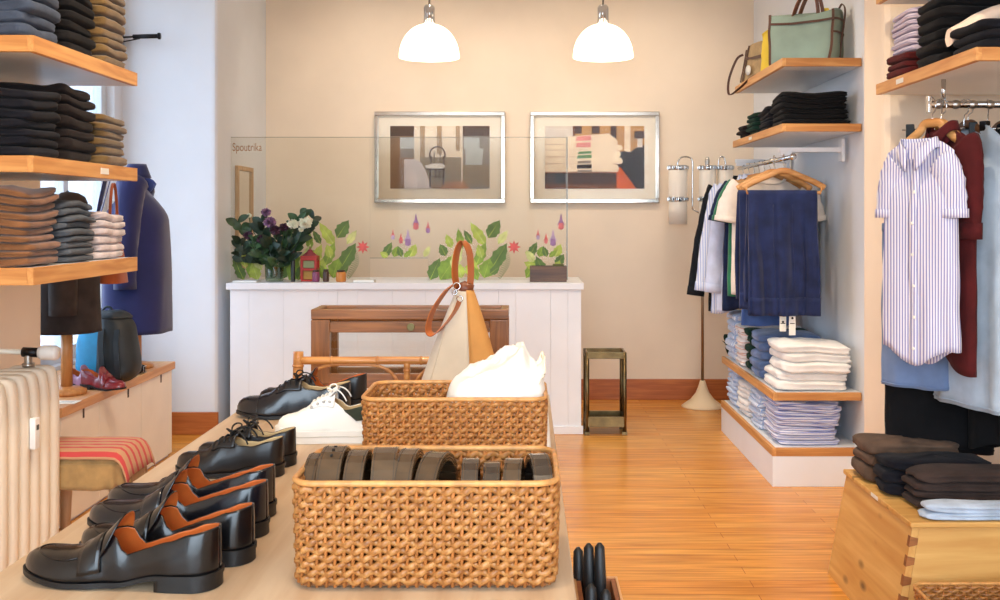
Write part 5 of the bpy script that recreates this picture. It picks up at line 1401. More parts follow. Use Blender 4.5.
for i, (x, y, z0, z1, lab) in enumerate(((1.352, 5.505, 0.775, 0.855, 'white price tag hanging nearer the shelf corner'), (1.40, 5.50, 0.755, 0.875, 'long white price tag with dark dot, hanging under navy trousers'))):
    t = thing('price_tag', lab, 'tag', (x, y, z0), 0.15, 'hanging white price tags')
    s = MB(); s.box(-0.018, 0.018, -0.001, 0.001, 0, z1 - z0, bev=0.0006); s.build('card', M_LABEL, t)
    s = MB(); s.lathe([(0, 0), (0.006, 0), (0.006, 0.001), (0, 0.001)], (0, -0.0022, z1 - z0 - 0.03), 12, axis='Y'); s.box(-0.013, 0.013, -0.0016, -0.0011, (z1 - z0) * 0.5, (z1 - z0) * 0.5 + 0.004); s.build('printed_mark', M_BLACKM, t)
    s = MB(); s.tube([(0, 0, z1 - z0 - 0.004), (0, 0.012, z1 - z0 + 0.05)], 0.0008, 4); s.build('string', M_BLACKM, t)

# ------------------------------------------------------------------ rack over the chest
RX, RY, RH = 1.433, 3.72, 1.775
t = thing('clothes_rack', 'chrome rail with grooved tube above the pine chest', 'rail', (RX, RY, RH), 0)
s = MB(); s.tube([(0.0, 0, 0), (0.86, 0, 0)], 0.013, 14); s.build('tube', M_CHROME, t)
for k in range(14):
    s = MB(); s.lathe([(0.0132, 0.02 + 0.06 * k), (0.0165, 0.03 + 0.06 * k), (0.0165, 0.036 + 0.06 * k), (0.0132, 0.046 + 0.06 * k)], n=14, axis='X'); s.build('groove_ring', M_STEEL, t)
s = MB(); s.box(-0.008, 0.004, -0.012, 0.012, -0.03, 0.03, bev=0.002); s.build('end_stop', M_CHROME, t)
for x in (0.05, 0.8):
    s = MB(); s.tube([(x, 0, 0.012), (x, 0, 0.09)], 0.008, 8); s.build('hanger_post', M_CHROME, t)
HZ = RH - 0.1 + 0.0135
C_PIN = stripes('striped_poplin', (230, 228, 238), (136, 136, 192), 84, 0.42, 'XY')
C_MAR2 = cloth('maroon_knit', (78, 24, 26), var=0.1); C_SLBL = cloth('slate_blue_cotton', (108, 130, 168), var=0.06, bump=0.15); C_PALB = cloth('pale_grey_blue_cotton', (172, 188, 204), var=0.05, bump=0.15)
C_BLK2 = cloth('black_wool', (17, 16, 18), var=0.2)
g = 'hangers on the rail above the chest'
shirt('striped_shirt', 'blue and white striped short-sleeved shirt facing the room, above the chest', 'shirt', (1.355, 3.60, HZ - 0.055), -1.0, C_PIN, 0.135, 0.15, 0.735, 0.036, 21, sleeve='short', hem=-0.03, r0=0.056, stout=0.015, cz=0.014)
hanger('tan wooden hanger of the striped shirt, hooked at the rail end', (1.42, 3.66, HZ), -0.88, w=0.12, group=g)
plain_panel('slate_blue_skirt', 'slate blue smooth garment whose hem shows below the striped shirt', 'garment', (1.415, 3.81, 1.36), -0.7, 0.12, 0.125, 0.60, C_SLBL, 25, 0.03)
hanger('clip hanger first from the rail end, above slate blue garment', (1.475, 3.72, HZ), -0.45, w=0.13, kind='clip', group=g)
shirt('maroon_cardigan', 'maroon long cardigan hanging right behind the striped shirt', 'cardigan', (1.465, 3.67, HZ - 0.015), -1.42, C_MAR2, 0.18, 0.18, 0.80, 0.024, 27, sleeve='long', sl=0.30, placket=False, out=0.0)
hanger('wooden hanger hidden in the maroon cardigan', (1.465, 3.70, HZ), -1.42, w=0.17, group=g)
hanger('clip hanger between maroon cardigan and pale dress', (1.555, 3.72, HZ), -1.2, w=0.12, kind='clip', group=g)
plain_panel('pale_dress', 'pale grey-blue dress hanging beside the maroon cardigan', 'dress', (1.565, 3.68, HZ + 0.005), -1.33, 0.16, 0.19, 0.98, C_PALB, 29, 0.045, slope=0.10, fold=0.022, kf=12, band=False)
hanger('dark wooden hanger of the pale grey-blue dress', (1.565, 3.71, HZ), -1.33, w=0.15, m=wood('dark_hanger', (122, 78, 46), (88, 54, 30), 'X'), group=g)
plain_panel('black_trousers', 'long black trousers hanging down to the chest piles', 'trousers', (1.545, 3.925, HZ - 0.2), -0.15, 0.18, 0.195, 0.99, C_BLK2, 31, 0.03, fold=0.008, kf=10)
hanger('clip hanger above the long black trousers', (1.64, 3.72, HZ - 0.0), -0.5, w=0.13, kind='clip', group=g)
shirt('black_coat', 'black coat at the picture edge beside the pale dress', 'coat', (1.71, 3.66, HZ - 0.015), -1.35, C_BLK2, 0.22, 0.24, 1.12, 0.05, 33, sl=0.6, out=0.0)
hanger('wooden hanger of the black coat', (1.71, 3.70, HZ), -1.35, w=0.19, group=g)
hanger('bare wire-hook hanger between dress and coat', (1.70, 3.72, HZ), -1.2, w=0.16, m=wood('dark_hanger', (122, 78, 46), (88, 54, 30), 'X'), group=g)
# ================================================================== RADIATOR
M_RAD = mat('radiator_enamel', (232, 222, 204), 0.5, var=0.02, bump=0.35, bscale=120)
t = thing('radiator', 'cream cast column radiator below the window-bay shelves', 'radiator', (-1.85, 3.45, 0.0))
def radsec(y):
    s = MB()
    def fn(u, v):
        an = 2 * PI * u; c, sn = math.cos(an), math.sin(an)
        sg = lambda q, e: math.copysign(abs(q) ** e, q)
        ph = -PI / 2 + PI * v; k = abs(math.cos(ph)) ** 0.22; zz_ = 0.46 + 0.36 * sg(math.sin(ph), 0.35)
        top = max(0.0, (zz_ - 0.75) / 0.07)
        return Vector((0.1 * sg(c, 0.45) * k, y + 0.0365 * sg(sn, 0.6) * min(1, k * 1.1), zz_))
    s.grid(fn, 24, 26, cu=True)
    return s
for i in range(11):
    radsec(-0.30 + 0.0785 * i).build('radiator_column', M_RAD, t)
s = MB(); s.tube([(0, -0.34, 0.14), (0, 0.53, 0.14)], 0.022, 10); s.tube([(0, -0.34, 0.76), (0, 0.53, 0.76)], 0.022, 10); s.build('connecting_pipe', M_RAD, t)
for y in (-0.28, 0.46):
    s = MB(); s.tube([(0, y, 0.11), (0, y, 0.0)], 0.02, 10); s.build('foot', M_RAD, t)
m = MB(); m.box(0.1005, 0.122, 0.255, 0.29, 0.555, 0.665, bev=0.004); mm = m.build('heat_meter', mat('meter_plastic', (240, 238, 232), 0.4), t)
m = MB(); m.box(0.1222, 0.1232, 0.264, 0.282, 0.622, 0.64); m.build('display', mat('meter_display', (60, 66, 62), 0.3), mm)
t = thing('radiator_valve', 'white thermostat valve with pipe above the radiator end', 'valve', (-1.86, 3.83, 0.0))
s = MB(); s.tube(catmull([(0.02, 0.06, 0.828), (0.02, 0.06, 0.85), (0.02, 0.06, 0.873)], 3), 0.014, 10); s.lathe([(0, 0.82), (0.022, 0.822), (0.022, 0.835), (0, 0.836)], (0.02, 0.06, 0), 12); s.build('valve_body', M_STEEL, t)
s = MB(); s.tube([(-0.23, 0.06, 0.885), (0.02, 0.06, 0.875)], 0.01, 10); s.build('supply_pipe', M_RAD, t)
s = MB(); s.tube([(0.0, 0.06, 0.876), (0.06, 0.06, 0.874)], 0.018, 12); s.build('collar', M_BLACKM, t)
s = MB(); s.tube([(0.06, 0.06, 0.874), (0.075, 0.06, 0.874), (0.12, 0.06, 0.873), (0.132, 0.06, 0.873)], [0.021, 0.027, 0.028, 0.022], 16); s.build('thermostat_head', mat('thermostat', (232, 230, 224), 0.4), t)

# ================================================================== LEDGE CABINET UNDER THE BAY WINDOW
t = thing('ledge_cabinet', 'long low cabinet with wooden top under the bay window', 'cabinet', (-2.035, 4.6, 0))
s = MB(); s.box(-0.505, -0.022, 0.0, 1.45, 0.0, 0.496); s.build('carcass', M_LAM, t)
s = MB(); s.box(-0.51, 0.012, -0.01, 1.475, 0.497, 0.54, bev=0.004); s.build('worktop', M_LEDGE, t)
M_DOOR = mat('cabinet_door', (238, 228, 214), 0.5, var=0.015)
for (a, b_) in ((0.0, 0.42), (0.424, 0.965), (0.969, 1.45)):
    s = MB(); s.box(-0.021, 0.0, a, b_, 0.02, 0.494, bev=0.001); d = s.build('door', M_DOOR, t)
    s = MB(); s.box(0.0003, 0.003, b_ - 0.19, b_ - 0.175, 0.45, 0.494, bev=0.0008); s.build('finger_slot', mat('slot_dark', (70, 56, 46), 0.7), d)

# stool in front of it
t = thing('padded_stool', 'stool with loose olive cover and red-striped cloth, beside the radiator', 'stool', (-1.705, 4.12, 0.03))
M_OLC = mat('olive_cover', (162, 130, 82), 0.9, var=0.1, vscale=18, bump=0.3, bscale=180, sheen=0.2)
M_REDS = stripes('red_striped_cloth', (190, 142, 104), (190, 66, 66), 20, 0.38, 'Y', 0.9)
def cush(u, v):
    an = 2 * PI * u; sg = lambda q, e: math.copysign(abs(q) ** e, q)
    ph = -PI / 2 + PI * v; r = abs(math.cos(ph)) ** 0.35
    return Vector((0.185 * r * sg(math.cos(an), 0.5), 0.145 * r * sg(math.sin(an), 0.5), 0.395 + 0.055 * sg(math.sin(ph), 0.7) + 0.006 * nz(u * 8, v * 5)))
s = MB(); s.grid(cush, 40, 16, cu=True); s.build('seat_cushion', M_OLC, t)
def skirt(u, v):
    an = 2 * PI * u; sg = lambda q, e: math.copysign(abs(q) ** e, q)
    w = 0.006 * math.sin(an * 17) * v
    return Vector(((0.188 + w + 0.004 * v) * sg(math.cos(an), 0.5), (0.148 + w + 0.004 * v) * sg(math.sin(an), 0.5), lerp(0.41, 0.315 + 0.012 * nz(u * 14, 3.3), v)))
s = MB(); s.grid(skirt, 96, 6, cu=True); solidify(s.build('loose_cover', M_OLC, t), 0.003)
s = MB()
def over(u, v):
    y = lerp(-0.153, 0.153, v); x = lerp(-0.186, 0.198, u); z = 0.459 - 0.03 * max(0, abs(y) / 0.153) ** 8
    if u > 0.8: z -= 0.10 * ((u - 0.8) / 0.2) ** 2; x = lerp(0.12, 0.2, ((u - 0.8) / 0.2) ** 0.5)
    return Vector((x, y, z + 0.002 * nz(u * 9, v * 9)))
s.grid(over, 24, 24); solidify(s.build('striped_cloth', M_REDS, t), 0.004, 1)
for sx in (-0.15, 0.15):
    for sy in (-0.11, 0.11):
        s = MB(); s.tube([(sx * 0.9, sy * 0.9, 0.36), (sx, sy, -0.03)], [0.026, 0.016], 10); s.build('leg', M_LWOOD, t)
s = MB(); s.box(-0.165, 0.165, -0.12, 0.12, 0.315, 0.35, bev=0.004); s.build('seat_rail', M_LWOOD, t)

# ================================================================== BUSTS, BLAZER AND THINGS ON THE LEDGE
LZ = 0.541
M_BUST = wood('bust_wood', (206, 146, 88), (176, 114, 60), 'Z', 0.4)
def bust(label, x, y, zt):
    t = thing('display_bust_stand', label, 'stand', (x, y, LZ), 0, 'wooden bust stands on the window ledge')
    s = MB(); s.lathe([(0, 0), (0.085, 0), (0.09, 0.008), (0.088, 0.02), (0.06, 0.032), (0.024, 0.038), (0, 0.038)], n=32); s.build('round_base', M_BUST, t)
    s = MB(); s.tube([(0, 0, 0.035), (0, 0, zt)], 0.026, 14); s.build('post', M_BUST, t)
    s = MB(); s.lathe([(0, zt), (0.09, zt + 0.005), (0.105, zt + 0.1), (0.11, zt + 0.26), (0.09, zt + 0.38), (0.05, zt + 0.46), (0.036, zt + 0.5), (0.034, zt + 0.55), (0, zt + 0.555)], n=28); s.build('torso_form', mat('torso_linen', (206, 190, 168), 0.9), t)
    return t
C_BLAZ = mat('blue_blazer_wool', (22, 30, 86), 0.85, var=0.08, bump=0.25, bscale=200, sheen=0.25)
C_BLAZD = mat('navy_blazer_wool', (20, 22, 36), 0.9, var=0.12, bump=0.25, bscale=200)
bust('wooden bust stand wearing the blue blazer, at the ledge end', -2.145, 5.80, 0.48)
def jacket(name, label, cat, loc, rz, m, ms, L, w0, w1, d, seed, collar=True, sl=0.56):
    t = thing(name, label, cat, loc, rz)
    P = garment_body(w0, w1, L, d, seed, slope=0.12, fold=0.012, kf=9, d_max=d, flare=0.16)
    s = MB(); s.grid(P, 60, 30, cu=True); solidify(s.build('body', m, t), 0.003)
    for sx in (-1, 1):
        s, c = sleeve_mb(sx, w0 + 0.02, sl, 0.095, 0.068, seed + sx, 0.02, 0.03, flat=0.85); solidify(s.build('sleeve', ms, t), 0.003)
    if collar:
        def col(u, v):
            an = -PI / 2 + 0.5 + (2 * PI - 1.0) * u; r = 0.052 + 0.03 * v
            return Vector((r * math.cos(an), r * 0.9 * math.sin(an), 0.045 - 0.075 * v))
        s = MB(); s.grid(col, 32, 4); solidify(s.build('collar', m, t), 0.004, 1)
        for sx in (-1, 1):
            s = MB(); s.grid(lambda u, v: Vector((sx * (0.062 - 0.055 * v + 0.055 * u * math.sin(PI * min(1, v * 0.8 + 0.15))), -d * (0.72 + 0.55 * v) - 0.02 - 0.004 * u, 0.02 - 0.36 * v + 0.03 * u)), 5, 12); solidify(s.build('lapel', m, t), 0.003, 1)
        buttons(P, t, 3, 0.5, 0.85, M_BLACKM, 0.0, 0.009)
    return t
jacket('blazer', 'blue blazer on a wooden bust facing the bay window', 'jacket', (-2.145, 5.80, 1.62), -1.35, C_BLAZ, C_BLAZ, 0.88, 0.20, 0.20, 0.155, 41)
bust('wooden bust stand wearing the dark knit, nearer the radiator', -2.16, 4.95, 0.35)
jacket('dark_knit', 'dark brown knit jacket on the bust behind the lowest shelf', 'jacket', (-2.16, 4.95, 1.50), -1.1, cloth('dark_brown_knit', (50, 42, 40)), cloth('dark_brown_knit', (50, 42, 40)), 0.66, 0.2, 0.2, 0.125, 43, collar=False, sl=0.5)
o = MB()
C_RUST = cloth('rust_suede', (150, 72, 36), var=0.1)
t = thing('rust_bag', 'rust brown bag hanging at the side of the dark knit', 'bag', (-2.03, 5.18, 1.14))
s = MB(); s.grid(lambda u, v: Vector((0.055 * math.copysign(abs(math.cos(2 * PI * u)) ** 0.6, math.cos(2 * PI * u)) * (0.35 + 0.65 * v ** 0.5), 0.09 * math.copysign(abs(math.sin(2 * PI * u)) ** 0.6, math.sin(2 * PI * u)) * (0.6 + 0.4 * v), 0.12 - 0.21 * v)), 24, 10, cu=True); s.add([(0.055 * math.cos(a), 0.09 * math.sin(a), -0.09) for a in [2 * PI * i / 12 for i in range(12)]], [list(range(12))]); s.build('pouch', C_RUST, t)
s = MB(); s.sweep(bez((0, -0.05, 0.11), (0, -0.05, 0.5), (0, 0.05, 0.5), (0, 0.05, 0.11), 16), 0.014, 0.003, (1, 0, 0)); s.build('strap', C_RUST, t)
# teal and black rucksack
C_TEAL = mat('teal_nylon', (24, 128, 172), 0.6, var=0.12, vscale=8, bump=0.2, bscale=100); C_BLKN = mat('black_nylon', (30, 36, 40), 0.55, var=0.2)
t = thing('rucksack', 'teal and black rucksack standing on the ledge between the busts', 'bag', (-2.13, 5.36, LZ), -0.1)
def ruck(u, v):
    an = 2 * PI * u; sg = lambda q, e: math.copysign(abs(q) ** e, q)
    ph = -PI / 2 + PI * v; r = abs(math.cos(ph)) ** 0.4; z = 0.17 + 0.17 * sg(math.sin(ph), 0.6)
    tp = 1 - 0.3 * (z / 0.34) ** 2
    return Vector((0.16 * r * tp * sg(math.cos(an), 0.7) + 0.008 * nz(u * 9, v * 8, 1), 0.105 * r * tp * sg(math.sin(an), 0.7) + 0.012 * nz(u * 7, v * 9, 4), z))
s = MB(); s.grid(ruck, 40, 24, cu=True); s.build('main_pack', C_TEAL, t)
s = MB(); s.grid(lambda u, v: ruck(0.745 + 0.40 * u, 0.02 + 0.95 * v) * 1.0 + Vector((0.010, -0.008, 0.001)), 20, 20); solidify(s.build('front_panel', C_BLKN, t), 0.006, 1)
s = MB(); s.grid(lambda u, v: ruck(0.70 + 0.6 * u, 0.74 + 0.25 * v) + Vector((0.012, -0.004, 0.014)), 40, 8); solidify(s.build('top_flap', C_BLKN, t), 0.006, 1)
for x in (0.02, 0.1):
    s = MB(); s.sweep(catmull([(x, -0.1, 0.27), (x + 0.01, -0.128, 0.2), (x + 0.015, -0.128, 0.1), (x + 0.01, -0.11, 0.03)], 6), 0.028, 0.006, (1, 0, 0)); s.build('shoulder_strap', C_BLKN, t)
s = MB(); s.tube(bez((-0.03, 0, 0.335), (-0.03, 0, 0.39), (0.03, 0, 0.39), (0.03, 0, 0.335), 10), 0.006, 8); s.build('grab_handle', C_BLKN, t)
M_BURG = mat('burgundy_leather', (120, 34, 42), 0.3, var=0.15, coat=0.4); M_MAUV = mat('mauve_leather', (158, 112, 138), 0.32, var=0.15, coat=0.4)
shoe('loafer', 'loafer', 'burgundy loafer on the window ledge beside the dark knit bust', 'shoe', 0.25, (-2.155, 5.12, LZ), -0.35, M_BURG, M_TAN, None, 0.044)
shoe('loafer', 'loafer', 'mauve loafer behind the burgundy one on the window ledge', 'shoe', 0.25, (-2.27, 5.18, LZ), -0.35, M_MAUV, M_TAN, None, 0.044)
t = thing('belt_roll', 'small black rolled belt lying on the ledge by the rucksack', 'belt', (-2.09, 5.60, LZ + 0.001))
s = MB(); pts = [(lerp(0.06, 0.02, i / 60) * math.cos(i * 0.32), lerp(0.06, 0.02, i / 60) * math.sin(i * 0.32), 0.02) for i in range(61)]; s.sweep(pts, 0.036, 0.004, (0, 0, 1)); s.build('strap', M_LEA, t)
s = MB(); s.tube([(0.062, -0.02, 0.003), (0.062, 0.02, 0.003), (0.062, 0.02, 0.037), (0.062, -0.02, 0.037)], 0.003, 6, closed=True); s.build('buckle', M_STEEL, t)
t = thing('paper_card', 'small pale card lying on the ledge near the radiator', 'card', (-2.06, 4.72, LZ))
s = MB(); s.box(-0.05, 0.05, -0.04, 0.04, 0, 0.003, bev=0.0008); s.build('card', M_LABEL, t)
s = MB(); s.box(-0.03, 0.03, -0.02, 0.02, 0.0031, 0.0036); s.build('print_area', mat('card_print', (200, 198, 192), 0.7), t)
# slim black picture light / peg on the window jamb
t = thing('wall_spotlight', 'slim black spotlight arm sticking out from the window jamb', 'lamp', (-2.545, 6.585, 2.5))
s = MB(); s.box(0.0, 0.02, -0.03, 0.03, -0.12, 0.02, bev=0.003); s.build('mount_plate', mat('grey_mount', (120, 124, 128), 0.5), t)
s = MB(); s.tube([(0.01, 0, 0.0), (0.12, -0.03, 0.0)], 0.006, 8); s.tube([(0.01, 0, -0.03), (0.14, -0.03, -0.012)], 0.004, 8); s.build('arm', M_BLACKM, t)
s = MB(); s.tube([(0.10, -0.03, 0.0), (0.27, -0.05, 0.0)], 0.014, 12); s.tube([(0.262, -0.05, 0.0), (0.275, -0.05, 0.0)], 0.021, 12); s.build('spot_head', M_BLACKM, t)

# ================================================================== DISPLAY CASE AND BAMBOO BENCH BEHIND THE TABLE
M_MAH = wood('mahogany', (156, 102, 54), (108, 68, 34), 'X', 0.35, coat=0.2); M_MAHZ = wood('mahogany_upright', (156, 102, 54), (108, 68, 34), 'Z', 0.35, coat=0.2)
t = thing('display_case', 'mahogany glass display case standing before the white counter', 'cabinet', (-0.522, 4.75, 0))
hw, dp_, zt = 0.447, 0.24, 0.957
s = MB(); s.box(-hw, hw, 0, 0.035, zt - 0.046, zt, bev=0.005); s.box(-hw, hw, dp_ - 0.035, dp_, zt - 0.046, zt, bev=0.005); s.box(-hw, -hw + 0.035, 0.035, dp_ - 0.035, zt - 0.046, zt, bev=0.005); s.box(hw - 0.035, hw, 0.035, dp_ - 0.035, zt - 0.046, zt, bev=0.005); s.build('lid_frame', M_MAH, t)
s = MB(); s.box(-hw + 0.03, hw - 0.03, 0.03, dp_ - 0.03, zt - 0.018, zt - 0.012); s.build('lid_glass', M_GLASS, t)
for sx in (-1, 1):
    for y0_ in (0.0, dp_ - 0.04):
        s = MB(); s.box(sx * hw - (0.085 if sx > 0 else 0.0), sx * hw + (0.085 if sx < 0 else 0.0), y0_, y0_ + 0.04, 0.62, zt - 0.048, bev=0.004); s.build('corner_post', M_MAHZ, t)
        s = MB(); s.box(sx * hw - (0.05 if sx > 0 else 0.0), sx * hw + (0.05 if sx < 0 else 0.0), y0_, y0_ + 0.04, 0.0, 0.619, bev=0.004); s.build('leg', M_MAHZ, t)
s = MB(); s.box(-hw + 0.086, hw - 0.086, 0.004, 0.03, zt - 0.105, zt - 0.055, bev=0.003); s.box(-hw + 0.086, hw - 0.086, dp_ - 0.03, dp_ - 0.004, zt - 0.105, zt - 0.055, bev=0.003); s.build('upper_rail', M_MAH, t)
s = MB(); s.box(-hw + 0.051, hw - 0.051, 0.002, 0.035, 0.60, 0.665, bev=0.003); s.box(-hw + 0.051, hw - 0.051, dp_ - 0.035, dp_ - 0.002, 0.60, 0.665, bev=0.003); s.box(-hw + 0.01, hw - 0.01, 0.04, dp_ - 0.04, 0.60, 0.62); s.build('base_frame', M_MAH, t)
s = MB(); s.box(-hw + 0.08, hw - 0.08, 0.014, 0.018, 0.666, zt - 0.104); s.build('front_glass', M_GLASS, t)
s = MB(); s.lathe([(0, 0), (0.016, 0), (0.018, 0.002), (0.018, 0.006), (0, 0.006)], (0.005, -0.001, zt - 0.08), 18, axis='Y', smooth=False); s.xform(Matrix.Identity(4)); s.build('brass_lock', mat('aged_brass', (120, 112, 78), 0.35, metal=1), t)
M_BAM = wood('bamboo', (206, 148, 84), (164, 106, 52), 'X', 0.35, coat=0.3)
t = thing('bamboo_bench', 'bamboo bench with low arched back rail behind the table', 'bench', (-0.505, 4.30, 0))
def cane(pts, r, nm, par, node=0.16):
    s = MB(); P = catmull(pts, 8); s.tube(P, r, 12); L = 0
    for a, b_ in zip(P, P[1:]):
        L += (b_ - a).length
        if L > node: 
            L = 0; d = (b_ - a).normalized(); s.tube([a - d * 0.006, a, a + d * 0.006], [r * 1.02, r * 1.18, r * 1.02], 12)
    return s.build(nm, M_BAM, par)
cane([(-0.46, 0.19, 0.762), (0.0, 0.19, 0.762), (0.46, 0.19, 0.762)], 0.017, 'back_rail', t)
for x in (-0.47, 0.47):
    cane([(x, 0.19, 0.0), (x, 0.19, 0.45), (x + 0.006, 0.19, 0.80 if x < 0 else 0.83)], 0.022, 'rear_post', t)
    cane([(x * 1.0, -0.15, 0.0), (x, -0.15, 0.4), (x, -0.15, 0.60)], 0.02, 'front_post', t)
s = cane([(0.0, 0.19, 0.58), (0.0, 0.19, 0.755)], 0.014, 'back_upright', t)
for (a, b_) in ((-0.45, -0.02), (0.02, 0.45)):
    cane([(a, 0.19, 0.59), (a + 0.03, 0.19, 0.69), (a + 0.1, 0.19, 0.738), ((a + b_) / 2, 0.19, 0.745), (b_ - 0.1, 0.19, 0.738), (b_ - 0.03, 0.19, 0.69), (b_, 0.19, 0.59)], 0.007, 'arched_cane', t, 9)
s = MB(); s.box(-0.45, 0.45, -0.14, 0.18, 0.55, 0.572, bev=0.004); s.build('seat_board', M_MAH, t)
cane([(-0.46, -0.15, 0.54), (0, -0.15, 0.54), (0.46, -0.15, 0.54)], 0.015, 'seat_rail', t); cane([(-0.46, 0.19, 0.54), (0, 0.19, 0.54), (0.46, 0.19, 0.54)], 0.015, 'seat_rail', t)

# ------------------------------------------------------------------ canvas bag on the bench
M_CANL = mat('natural_canvas', (206, 196, 178), 0.85, var=0.05, vscale=5, bump=0.25, bscale=260); M_CANT = mat('tan_canvas', (196, 142, 76), 0.8, var=0.07, vscale=5, bump=0.25, bscale=260)
M_STRAP = mat('saddle_leather', (172, 96, 44), 0.35, var=0.12, coat=0.3); M_STRAPD = mat('saddle_leather_dark', (110, 58, 32), 0.4, var=0.12)
t = thing('canvas_bag', 'two-tone canvas bag with tan leather strap standing on the bamboo bench', 'bag', (-0.262, 4.26, 0.573))
def cb(u, v):
    an = 2 * PI * u; sg = lambda q, e: math.copysign(abs(q) ** e, q)
    w = lerp(0.190, 0.034, v ** 1.25); d = lerp(0.13, 0.026, v ** 1.25)
    if v < 0.05: w *= 0.9 + 2 * v; d *= 0.9 + 2 * v
    x = w * sg(math.cos(an), 0.7); y = d * sg(math.sin(an), 0.7)
    f = 0.013 * nz(u * 12, v * 1.4, 2) * (1 - 0.5 * v)
    return Vector((x * (1 + f * 3) + 0.018 * v, y + f, 0.505 * v + 0.002))
def side_(u0, u1, nm, m_): 
    s = MB(); s.grid(lambda u, v: cb(lerp(u0, u1, u), v), 26, 30); return solidify(s.build(nm, m_, t), 0.004, 0)
side_(0.28, 0.775, 'light_panel', M_CANL); side_(-0.225, 0.28, 'tan_panel', M_CANT)
s = MB(); P = [cb(i / 24, 0.0) for i in range(24)]; s.add(P, [list(range(24))]); s.build('bottom', M_CANT, t)
s = MB(); s.tube([cb(0.775, v / 20) + Vector((0, -0.003, 0)) for v in range(21)], 0.003, 6); s.build('panel_seam', M_CANT, t)
s = MB(); s.tube([cb(0.60 + 0.03 * math.sin(v / 6), v / 20) + Vector((-0.001, -0.003, 0)) for v in range(19)], 0.002, 6); s.build('side_seam', M_CANL, t)
s = MB(); s.tube([(-0.02, -0.0, 0.505), (0.018, 0.0, 0.515), (0.05, 0.0, 0.505)], [0.022, 0.03, 0.022], 10); s.build('gathered_mouth', M_STRAPD, t)
s = MB(); s.sweep(catmull([(-0.012, -0.01, 0.51), (-0.022, -0.01, 0.58), (-0.014, -0.005, 0.66), (0.008, 0.0, 0.702), (0.034, 0.0, 0.668), (0.042, 0.005, 0.59), (0.038, 0.005, 0.51)], 8), 0.042, 0.004, (0.55, 0.9, 0)); s.build('grab_loop', M_STRAP, t)
s = MB(); s.sweep(catmull([(-0.018, -0.02, 0.535), (-0.06, -0.035, 0.50), (-0.11, -0.05, 0.42), (-0.125, -0.055, 0.35), (-0.10, -0.06, 0.335), (-0.05, -0.06, 0.38), (-0.015, -0.055, 0.43), (0.0, -0.05, 0.465)], 8), 0.038, 0.004, (0.5, 0.85, 0.25)); s.build('shoulder_strap', M_STRAP, t)
for (x, z, r) in ((-0.012, 0.525, 0.014), (0.0, 0.475, 0.012), (-0.02, 0.5, 0.01)):
    s = MB(); s.tube([(x + r * math.cos(a), -0.045, z + r * math.sin(a)) for a in [2 * PI * k / 14 for k in range(14)]], 0.0028, 6, closed=True); s.build('metal_ring', M_CHROME, t)

# ================================================================== BRONZE STAND BESIDE THE COUNTER
M_BRZ = mat('aged_bronze', (112, 94, 62), 0.35, metal=0.9, var=0.2, vscale=12)
t = thing('umbrella_stand', 'empty bronze frame stand on the floor beside the counter', 'stand', (0.51, 6.72, 0))
a, b_ = 0.118, 0.10
for sx in (-1, 1):
    for sy in (-1, 1):
        s = MB(); s.tube([(sx * a, sy * b_, 0.0), (sx * a, sy * b_, 0.52)], 0.013, 4); s.box(sx * a - 0.016, sx * a + 0.016, sy * b_ - 0.016, sy * b_ + 0.016, 0.0, 0.02, bev=0.002); s.build('upright', M_BRZ, t)
for nm, z0_, z1_ in (('top_rail', 0.48, 0.522), ('lower_rail', 0.05, 0.115)):
    s = MB(); s.box(-a, a, -b_ - 0.008, -b_ + 0.004, z0_, z1_, bev=0.002); s.box(-a, a, b_ - 0.004, b_ + 0.008, z0_, z1_, bev=0.002); s.box(-a - 0.008, -a + 0.004, -b_, b_, z0_, z1_, bev=0.002); s.box(a - 0.004, a + 0.008, -b_, b_, z0_, z1_, bev=0.002); s.build(nm, M_BRZ, t)
s = MB(); s.box(-a + 0.005, a - 0.005, -b_ + 0.005, b_ - 0.005, 0.052, 0.06); s.build('drip_tray', mat('dark_tray', (60, 46, 30), 0.4, metal=0.6), t)

